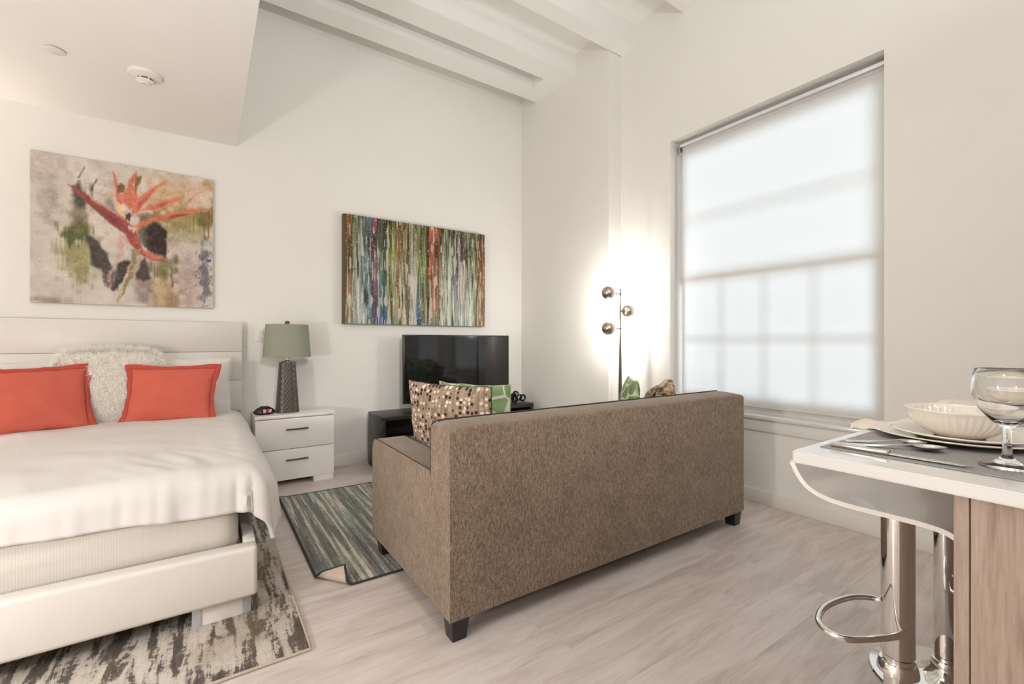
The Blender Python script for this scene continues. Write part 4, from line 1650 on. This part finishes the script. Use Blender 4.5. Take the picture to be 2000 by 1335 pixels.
for x0, x1, so_ in ((SX0, SX0 + AW, 1), (SX1 - AW, SX1, -1)):
    pa = [(SY0 + 0.0015, 0.089), (SY0 + 0.0015, 0.599), (SY0 + 0.17, 0.600), (SY0 + 0.174, 0.617), (SY1 - 0.07, 0.620), (SY1 - 0.035, 0.615), (SY1 - 0.012, 0.598), (SY1, 0.56), (SY1, 0.088)]
    t = bmesh.new()
    prism(t, pa, 'x', x0, x1)
    bmesh.ops.recalc_face_normals(t, faces=t.faces[:])
    bmesh.ops.bevel(t, geom=[e for e in t.edges if abs(e.verts[0].co.x - e.verts[1].co.x) < 1e-6], offset=0.010, segments=3, profile=0.5, affect='EDGES')
    arm = obj('arm', t, 'tweed', sf, smooth=40)
    for xo in (x0 + 0.0075, x1 - 0.0075):
        b = BM()
        tube(b, [(xo, SY0 + 0.178 + k * (SY1 - 0.07 - SY0 - 0.178) / 12, 0.6165 + 0.003 * k / 12) for k in range(13)] + [(xo, SY1 - 0.035, 0.6125), (xo, SY1 - 0.012, 0.596), (xo, SY1 - 0.001, 0.56), (xo, SY1 - 0.001, 0.10)], 0.0030, 6)
        obj('piping', b, 'piping', arm)
rounded_box('base', SX0 + AW - 0.01, SX1 - AW + 0.01, SY0 + 0.10, SY1 - 0.006, 0.090, 0.285, 0.01, 'tweed', sf)
ix0, ix1 = SX0 + AW + 0.004, SX1 - AW - 0.004
xm = (ix0 + ix1) / 2
for a0, a1 in ((ix0, xm - 0.002), (xm + 0.002, ix1)):
    rounded_box('seat_cushion', a0, a1, SY0 + 0.19, SY1 + 0.01, 0.287, 0.425, 0.03, 'tweed', sf, puff=0.012)
    rounded_box('back_cushion', a0 + 0.01, a1 - 0.01, SY0 + 0.182, SY0 + 0.33, 0.425, 0.775, 0.04, 'tweed', sf, puff=0.018)
for lx, ly, lz in ((SX0 + 0.012, SY0 + 0.006, 0.0), (SX1 - 0.090, SY0 + 0.006, 0.0), (SX0 + 0.012, SY1 - 0.12, 0.0105), (SX1 - 0.090, SY1 - 0.12, 0.0)):
    b = BM()
    w1 = 0.078
    cx, cy = lx + w1 / 2, ly + w1 / 2
    sx = 0.010
    ox = 0.006 if lx < 1.5 else -0.006
    oy = 0.004
    Tp = [(cx - w1 / 2, cy - w1 / 2), (cx + w1 / 2, cy - w1 / 2), (cx + w1 / 2, cy + w1 / 2), (cx - w1 / 2, cy + w1 / 2)]
    Bt = [(cx + (p[0] - cx) * 0.76, cy + (p[1] - cy) * 0.76) for p in Tp]
    A = [b.verts.new((*p, 0.0895)) for p in Tp]
    B_ = [b.verts.new((*p, lz)) for p in Bt]
    b.faces.new(A[::-1])
    b.faces.new(B_)
    for i in range(4):
        b.faces.new((A[i], A[(i + 1) % 4], B_[(i + 1) % 4], B_[i]))
    bmesh.ops.bevel(b, geom=b.edges[:], offset=0.002, segments=1, affect='EDGES')
    obj('leg', b, 'black_leg', sf, smooth=0)

# cushions on the sofa: two against the left arm, two against the right arm
SZ = 0.432
pillow('dotted_cushion', 'taupe cushion with brown and cream dots leaning on the left sofa arm', 'cushion', 'dots', (1.085, 2.14, SZ), ((0.43, -0.90, -0.02), (-0.16, 0.03, 0.98)), 0.53, 0.50, 0.15, seed=41, edge='piping', edge_r=0.003, pinch=0.05, wr=0.008)
pillow('leaf_cushion', 'green leaf print cushion behind the dotted cushion, left end of the sofa', 'cushion', 'leaf', (1.265, 2.20, SZ), ((0.47, -0.88, 0.0), (-0.15, 0.05, 0.98)), 0.46, 0.485, 0.12, seed=52, edge='leaf_edge', edge_r=0.003, pinch=0.05, wr=0.007)
pillow('leaf_cushion', 'green leaf print cushion at the right end of the sofa, only its corner showing', 'cushion', 'leaf', (2.33, 2.09, SZ), ((0.66, 0.75, 0.0), (0.20, 0.05, 0.98)), 0.44, 0.47, 0.13, seed=63, edge='leaf_edge', edge_r=0.003, pinch=0.07, wr=0.007)
pillow('marbled_cushion', 'brown marbled cushion against the right sofa arm by the window', 'cushion', 'animal', (2.475, 1.935, SZ), ((0.45, 0.86, -0.36), (0.20, 0.0, 0.98)), 0.42, 0.44, 0.17, seed=74, pinch=0.02, rnd=0.08, wr=0.016)

# ------------------------------------------------------------------ floor lamp
FX, FY = 2.985, 2.722
fl = thing('floor_lamp', 'brushed nickel floor lamp with three ball heads in the corner', 'lamp', (FX, FY, 0))
b = BM()
lathe(b, [(0, 0), (0.13, 0), (0.132, 0.008), (0.125, 0.016), (0.03, 0.022), (0.016, 0.03), (0.0, 0.03)], (FX, FY, 0), 40)
obj('base', b, 'nickel', fl)
b = BM()
lathe(b, [(0.0, 0.02), (0.0165, 0.02), (0.0150, 0.75), (0.0125, 0.92), (0.0088, 1.20), (0.0080, 1.598), (0.006, 1.602), (0.0, 1.602)], (FX, FY, 0), 20)
obj('pole', b, 'pole_nickel', fl)


def lamp_head(c, aim, arm_z, power):
    c = Vector(c)
    aim = Vector(aim).normalized()
    q = aim.to_track_quat('Z', 'Y').to_matrix().to_4x4()
    r = 0.058
    prof = []
    a0 = R(62)
    for k in range(19):
        a = PI - (PI - a0) * k / 18
        prof.append((r * math.sin(a), r * math.cos(a)))
    inner = [((r - 0.003) * math.sin(PI - (PI - a0) * k / 18), (r - 0.003) * math.cos(PI - (PI - a0) * k / 18)) for k in range(18, -1, -1)]
    b = BM()
    lathe(b, prof + inner, c, 32, q)
    h = obj('lamp_shade', b, 'nickel', fl)
    b = BM()
    lathe(b, [(0.0, -0.018), (0.015, -0.012), (0.020, 0.0), (0.015, 0.014), (0.0, 0.020)], c, 16, q)
    obj('bulb', b, 'bulb', h)
    b = BM()
    kn = Vector((FX, FY, arm_z))
    out = Vector((c.x - FX, c.y - FY, 0)).normalized()
    tip = c - aim * (r * 0.80) + Vector((0, 0, -0.026))
    cyl(b, kn, kn + out * 0.06, 0.0045, 8)
    cyl(b, kn + out * 0.06, tip, 0.0055, 8)
    cyl(b, kn - out * 0.006, kn + out * 0.014, 0.009, 10)
    obj('lamp_arm', b, 'pole_nickel', fl)
    b = BM()
    lathe(b, [(0, -0.012), (0.010, -0.008), (0.012, 0), (0.010, 0.008), (0, 0.012)], tip, 12)
    obj('joint', b, 'dark_metal', h)
    d = bpy.data.lights.new('bulb_light', 'POINT')
    d.energy = power
    d.color = (1.0, 0.965, 0.91)
    d.shadow_soft_size = 0.02
    lo = bpy.data.objects.new('bulb_light', d)
    COL.objects.link(lo)
    lo.location = c + aim * 0.030
    return h


lamp_head((2.853, 2.735, 1.560), (0.62, 0.78, 0.06), 1.556, 12)
lamp_head((3.075, 2.715, 1.412), (0.45, 0.89, 0.04), 1.408, 10)
lamp_head((2.855, 2.735, 1.257), (0.62, 0.78, 0.06), 1.256, 12)

# ------------------------------------------------------------------ peninsula: worktop and cabinet
CZ = 0.92
KX0, KX1, KY0, KY1 = 0.982, 2.62, -0.50, 0.442


def round_rect(x0, x1, y0, y1, r, k=8):
    out = []
    for (cx, cy, s) in ((x1 - r, y1 - r, 0), (x0 + r, y1 - r, 1), (x0 + r, y0 + r, 2), (x1 - r, y0 + r, 3)):
        for j in range(k + 1):
            a = (s + j / k) * PI / 2
            out.append((cx + r * math.cos(a), cy + r * math.sin(a)))
    return out


t = bmesh.new()
prism(t, round_rect(KX0, KX1, KY0, KY1, 0.012, 5), 'z', CZ - 0.023, CZ)
bmesh.ops.recalc_face_normals(t, faces=t.faces[:])
bmesh.ops.bevel(t, geom=[e for e in t.edges if abs(e.verts[0].co.z - e.verts[1].co.z) < 1e-6], offset=0.0025, segments=2, affect='EDGES')
tag(obj('worktop', t, 'counter', smooth=30), 'glossy white peninsula worktop laid with two place settings', 'worktop')
cb = thing('peninsula_cabinet', 'taupe oak cabinet carrying the white worktop at the right edge', 'cabinet', (1.8, -0.15, 0))
obj('back_panel', mkbox(0.994, KX1 - 0.02, 0.184, 0.202, 0.0, CZ - 0.0235, bev=0.0008, seg=1), 'oak', cb, smooth=0)
obj('end_panel', mkbox(0.994, 1.012, KY0 + 0.02, 0.1825, 0.0, CZ - 0.0235, bev=0.0008, seg=1), 'oak', cb, smooth=0)
obj('end_panel', mkbox(KX1 - 0.038, KX1 - 0.02, KY0 + 0.02, 0.1825, 0.0, CZ - 0.0235, bev=0.0008, seg=1), 'oak', cb, smooth=0)
obj('front', mkbox(1.013, KX1 - 0.04, KY0 + 0.04, KY0 + 0.058, 0.08, CZ - 0.0235), 'oak', cb, smooth=0)


# ------------------------------------------------------------------ bar stools
def bar_stool(px, py, seat_z, sleeve_z, foot_z, label, foot_ang):
    t = thing('bar_stool', label, 'bar stool', (px, py, 0), group='bar stools at the peninsula')
    # one-piece moulded seat: bent sheet, back towards +Y
    dz = seat_z - 0.792
    prof = catmull([(0, -0.158, 0.752), (0, -0.150, 0.772), (0, -0.128, 0.786), (0, -0.088, 0.791), (0, -0.033, 0.791), (0, 0.035, 0.791), (0, 0.080, 0.797), (0, 0.109, 0.811), (0, 0.128, 0.832), (0, 0.140, 0.853), (0, 0.146, 0.870)], 6)
    nu, nv = len(prof), 25
    th = 0.010
    top, bot = [], []
    for i, p in enumerate(prof):
        d = (prof[min(i + 1, nu - 1)] - prof[max(i - 1, 0)]).normalized()
        nr = Vector((0, -d.z, d.y))
        e = i / (nu - 1)
        half = 0.200 * (1 - 0.05 * max(0, e - 0.7) / 0.3)
        for j in range(nv):
            s = -1 + 2 * j / (nv - 1)
            dish = -0.010 * (1 - s * s) * math.sin(PI * min(1, e * 1.15))
            # rounded corners at both ends
            c = 0.0
            if e > 0.9:
                c = -0.02 * abs(s) ** 6 * (e - 0.9) / 0.1
            q = Vector((half * s, p.y, p.z + c)) + nr * dish
            top.append(q + Vector((px, py, dz)))
            bot.append(q - nr * th + Vector((px, py, dz)))
    f = gridfaces(nu, nv)
    vs = top + bot
    N = len(top)
    fs = list(f) + [tuple(N + k for k in q[::-1]) for q in f]
    for i in range(nu - 1):
        for j0, rev in ((0, 0), (nv - 1, 1)):
            a, b2 = i * nv + j0, (i + 1) * nv + j0
            fs.append((a, b2, N + b2, N + a) if rev else (b2, a, N + a, N + b2))
    for j in range(nv - 1):
        for i0, rev in ((0, 1), (nu - 1, 0)):
            a, b2 = i0 * nv + j, i0 * nv + j + 1
            fs.append((a, b2, N + b2, N + a) if not rev else (b2, a, N + a, N + b2))
    pyobj('seat', vs, fs, 'acrylic', t, smooth=50)
    b = BM()
    box(b, px - 0.08, px + 0.08, py - 0.08, py + 0.08, seat_z - 0.028, seat_z - 0.018, bev=0.003)
    obj('mounting_plate', b, 'dark_metal', t)
    b = BM()
    lathe(b, [(0.0, seat_z - 0.024), (0.0318, seat_z - 0.024), (0.0318, sleeve_z + 0.004), (0.0300, sleeve_z), (0.0, sleeve_z)], (px, py, 0), 40)
    obj('sleeve', b, 'chrome', t)
    b = BM()
    z = sleeve_z
    lathe(b, [(0.0, z - 0.002), (0.0290, z - 0.002), (0.0290, z - 0.014), (0.0345, z - 0.015), (0.0375, z - 0.022), (0.0395, z - 0.034), (0.0395, z - 0.040), (0.028, z - 0.042), (0.0, z - 0.042)], (px, py, 0), 40)
    obj('collar', b, 'chrome', t)
    b = BM()
    lathe(b, [(0.0, z - 0.040), (0.0268, z - 0.040), (0.0268, 0.03), (0.0, 0.03)], (px, py, 0), 36)
    obj('post', b, 'chrome', t)
    b = BM()
    lathe(b, [(0.0, 0.0), (0.200, 0.0), (0.203, 0.004), (0.200, 0.009), (0.15, 0.014), (0.10, 0.020), (0.065, 0.030), (0.045, 0.046), (0.034, 0.062), (0.0, 0.062)], (px, py, 0), 64)
    obj('base', b, 'chrome', t)
    loop = [(0.026, 0.012), (0.070, 0.028), (0.092, 0.070), (0.044, 0.110), (-0.052, 0.128), (-0.128, 0.116), (-0.163, 0.086), (-0.160, 0.050), (-0.118, 0.020), (-0.058, -0.010), (-0.022, -0.018)]
    ca, sa = math.cos(foot_ang), math.sin(foot_ang)
    pts = [Vector((px + ca * a - sa * c, py + sa * a + ca * c, foot_z)) for a, c in loop]
    b = BM()
    tube(b, catmull(pts, 6), 0.0075, 12)
    obj('footrest', b, 'chrome', t)
    return t


bar_stool(1.350, 0.370, 0.792, 0.405, 0.473, 'near bar stool with white seat tucked under the worktop corner', 0.0)
bar_stool(2.036, 0.432, 0.640, 0.100, 0.330, 'far bar stool beyond the first, its chrome post against the cabinet edge', R(200))

# ------------------------------------------------------------------ place settings
def placemat(x0, x1, y0, y1, label):
    tag(obj('placemat', mkbox(x0, x1, y0, y1, CZ + 0.0002, CZ + 0.0022, bev=0.0008, seg=1), 'placemat'), label, 'placemat', 'placemats on the worktop')


placemat(1.064, 1.530, 0.110, 0.420, 'grey woven placemat at the near end of the worktop')
placemat(1.762, 2.230, 0.110, 0.420, 'grey woven placemat at the far place setting')
PZ = CZ + 0.0023


def plate(c, r, z, label, group):
    b = BM()
    k = 0.62
    lathe(b, [(rr * r, zz * k) for rr, zz in ((0.0, 0.0), (0.60, 0.0), (0.64, 0.002), (0.80, 0.010), (0.985, 0.0195), (1.0, 0.0215), (0.995, 0.0250), (0.97, 0.0245), (0.80, 0.0155), (0.64, 0.0075), (0.0, 0.0060))], (c[0], c[1], z), 72)
    o = obj('plate', b, 'china', smooth=45)
    return tag(o, label, 'plate', group)


def bowl(c, z, label):
    prof_o = [(0.0, 0.0), (0.040, 0.0), (0.043, 0.003), (0.060, 0.014), (0.078, 0.034), (0.086, 0.050), (0.0885, 0.064)]
    rim = [(0.0915, 0.067), (0.0915, 0.070), (0.0885, 0.071)]
    inn = [(0.0850, 0.066), (0.0830, 0.052), (0.074, 0.034), (0.056, 0.017), (0.035, 0.008), (0.0, 0.007)]
    n = 144
    b = BM()
    lathe(b, [(r_ * 1.02, z_ * 0.86) for r_, z_ in prof_o + rim + inn], (c[0], c[1], z), n)
    # vertical flutes round the upper wall
    for v in b.verts:
        dz = v.co.z - z
        d = Vector((v.co.x - c[0], v.co.y - c[1], 0))
        if 0.024 < dz < 0.054 and d.length > 0.074 and d.length < 0.0915 and dz * 1.0 > 0:
            a = math.atan2(d.y, d.x)
            k = 0.0020 * math.cos(a * 44)
            v.co += d.normalized() * k
    t = thing('bowl', label, 'bowl', (c[0], c[1], z), group='china bowls on the worktop')
    obj('bowl_body', b, 'china', t, smooth=45)
    return t


def goblet(c, z, label):
    b = BM()
    prof = [(0.0, 0.0), (0.034, 0.0), (0.0355, 0.0015), (0.034, 0.003), (0.020, 0.008), (0.010, 0.015), (0.0065, 0.024), (0.0060, 0.045), (0.0065, 0.064), (0.010, 0.071),
            (0.022, 0.082), (0.036, 0.100), (0.0430, 0.118), (0.0452, 0.136), (0.0440, 0.154), (0.0405, 0.1705),
            (0.0398, 0.1712), (0.0390, 0.1705), (0.0424, 0.154), (0.0436, 0.136), (0.0414, 0.118), (0.0344, 0.1015), (0.020, 0.084), (0.008, 0.0775), (0.0, 0.0765)]
    t = thing('goblet', label, 'glass', (c[0], c[1], z), group='stemmed glasses on the worktop')
    P = [(r, zz) for r, zz in prof]
    lathe(b, P, (c[0], c[1], z), 56)
    obj('glass_body', b, 'glass', t, smooth=60)
    return t


for i, (ox, tg_) in enumerate(((0.0, 'near'), (0.695, 'far'))):
    pc = (1.385 + ox, 0.276)
    plate(pc, 0.145, PZ, 'large cream dinner plate under the smaller plate, %s place setting' % tg_, 'dinner plates on the worktop')
    plate((pc[0] + 0.002, pc[1] - 0.008), 0.117, PZ + 0.0048, 'smaller cream plate under the bowl, %s place setting' % tg_, 'side plates on the worktop')
    bowl((pc[0] - 0.002, pc[1] - 0.004), PZ + 0.0092, 'ribbed cream bowl on two plates, %s place setting' % tg_)
goblet((1.152, 0.166), PZ, 'clear stemmed glass nearest the camera on the grey placemat')
goblet((1.850, 0.166), PZ, 'clear stemmed glass of the far setting, seen behind the near glass')


def knife(x, y0, y1, z, label):
    t = thing('table_knife', label, 'knife', (x, (y0 + y1) / 2, z))
    L = y0 - y1
    b = BM()
    ym = y0 - L * 0.46
    box(b, x - 0.0085, x + 0.0085, ym, y0, z, z + 0.009, bev=0.0025)
    obj('handle', b, 'steel', t)
    b = BM()
    pts = [(x - 0.006, ym + 0.002), (x + 0.006, ym + 0.002), (x + 0.0085, ym - 0.03), (x + 0.0085, y1 + 0.03), (x + 0.003, y1), (x - 0.004, y1 + 0.012), (x - 0.006, y1 + 0.05)]
    prism(b, pts, 'z', z + 0.0022, z + 0.0042)
    obj('blade', b, 'steel', t, smooth=0)


def spoon(x0, y0, x1, y1, z, label, s=1.0):
    """handle end (x0,y0) to bowl tip (x1,y1)"""
    A, B_ = Vector((x0, y0, 0)), Vector((x1, y1, 0))
    L = (B_ - A).length
    d = (B_ - A).normalized()
    sd = Vector((-d.y, d.x, 0))
    t = thing('spoon', label, 'spoon', (*((A + B_) / 2).xy, z))
    # handle: a flat tapering bar rising a little to the neck
    n = 16
    vs, fs = [], []
    Lh = L * 0.70
    for i in range(n + 1):
        e = i / n
        wd = (0.0075 + (0.0032 - 0.0075) * e ** 0.8) * s
        h = 0.0015 + 0.009 * e ** 2.2
        p = A + d * Lh * e
        for (q, zz) in ((-wd, 0), (wd, 0), (wd * .7, 0.0026), (-wd * .7, 0.0026)):
            vs.append(p + sd * q + Vector((0, 0, z + h + zz)))
    for i in range(n):
        for j in range(4):
            fs.append((i * 4 + j, (i + 1) * 4 + j, (i + 1) * 4 + (j + 1) % 4, i * 4 + (j + 1) % 4))
    fs.append((0, 1, 2, 3))
    fs.append((n * 4 + 3, n * 4 + 2, n * 4 + 1, n * 4))
    pyobj('handle', vs, fs, 'steel', t, smooth=40)
    nu, nv = 15, 15
    vs = []
    c = A + d * (Lh + (L - Lh) * 0.5 - 0.002)
    for i in range(nu):
        for j in range(nv):
            u, v = -1 + 2 * i / (nu - 1), -1 + 2 * j / (nv - 1)
            U_, V_ = u * math.sqrt(1 - v * v / 2), v * math.sqrt(1 - u * u / 2)
            r2 = U_ * U_ + V_ * V_
            wd = 0.0195 * s * (1 - 0.18 * U_)
            p = c + d * (U_ * (L - Lh) * 0.53) + sd * V_ * wd
            vs.append(p + Vector((0, 0, z + 0.0015 + 0.0095 * r2 ** 0.9)))
    bw = pyobj('spoon_bowl', vs, gridfaces(nu, nv), 'steel', t, smooth=60)
    m_ = bw.modifiers.new('thickness', 'SOLIDIFY')
    m_.thickness = 0.0012


knife(1.088, 0.408, 0.196, PZ, 'steel table knife nearest the worktop edge')
spoon(1.118, 0.400, 1.208, 0.255, PZ, 'larger steel spoon beside the knife')
spoon(1.158, 0.408, 1.238, 0.292, PZ, 'smaller steel spoon between the larger spoon and the plate', 0.9)

# napkins: folded linen lying under each plate and over the edge of the worktop
def napkin(x0, x1, label):
    prof = catmull([(0, 0.170, 0.012), (0, 0.36, 0.012), (0, 0.405, 0.013), (0, 0.438, 0.014), (0, 0.462, 0.011), (0, 0.470, 0.004)], 5)
    prof = [Vector((0, 0.398 + (p.y - 0.17) * 0.25, p.z)) for p in prof]
    nu, nv = len(prof), 14
    top, bot = [], []
    for i, p in enumerate(prof):
        e = i / (nu - 1)
        for j in range(nv):
            s_ = -1 + 2 * j / (nv - 1)
            x = (x0 + x1) / 2 + (x1 - x0) / 2 * s_ * (0.85 + 0.15 * e)
            up = 0.003 * (1 - abs(s_) ** 3) + 0.0015 * nz(x * 60, e * 3)
            top.append((x, p.y, CZ + p.z + up))
            bot.append((x, p.y, max(CZ + 0.0026, CZ + p.z - 0.009) if p.y < KY1 else CZ + max(-0.004, p.z - 0.013)))
    f = gridfaces(nu, nv)
    N = len(top)
    fs = list(f) + [tuple(N + k for k in q[::-1]) for q in f]
    for i in range(nu - 1):
        for j0 in (0, nv - 1):
            fs.append((i * nv + j0, (i + 1) * nv + j0, N + (i + 1) * nv + j0, N + i * nv + j0))
    for j in range(nv - 1):
        for i0 in (0, nu - 1):
            fs.append((i0 * nv + j, i0 * nv + j + 1, N + i0 * nv + j + 1, N + i0 * nv + j))
    o = pyobj('napkin', top + bot, fs, 'napkin', smooth=50)
    tag(o, label, 'napkin', 'napkins on the worktop')


napkin(1.375, 1.475, 'folded cream napkin at the worktop edge behind the near plates')
napkin(2.110, 2.230, 'folded cream napkin at the worktop edge behind the near bowl, far setting')
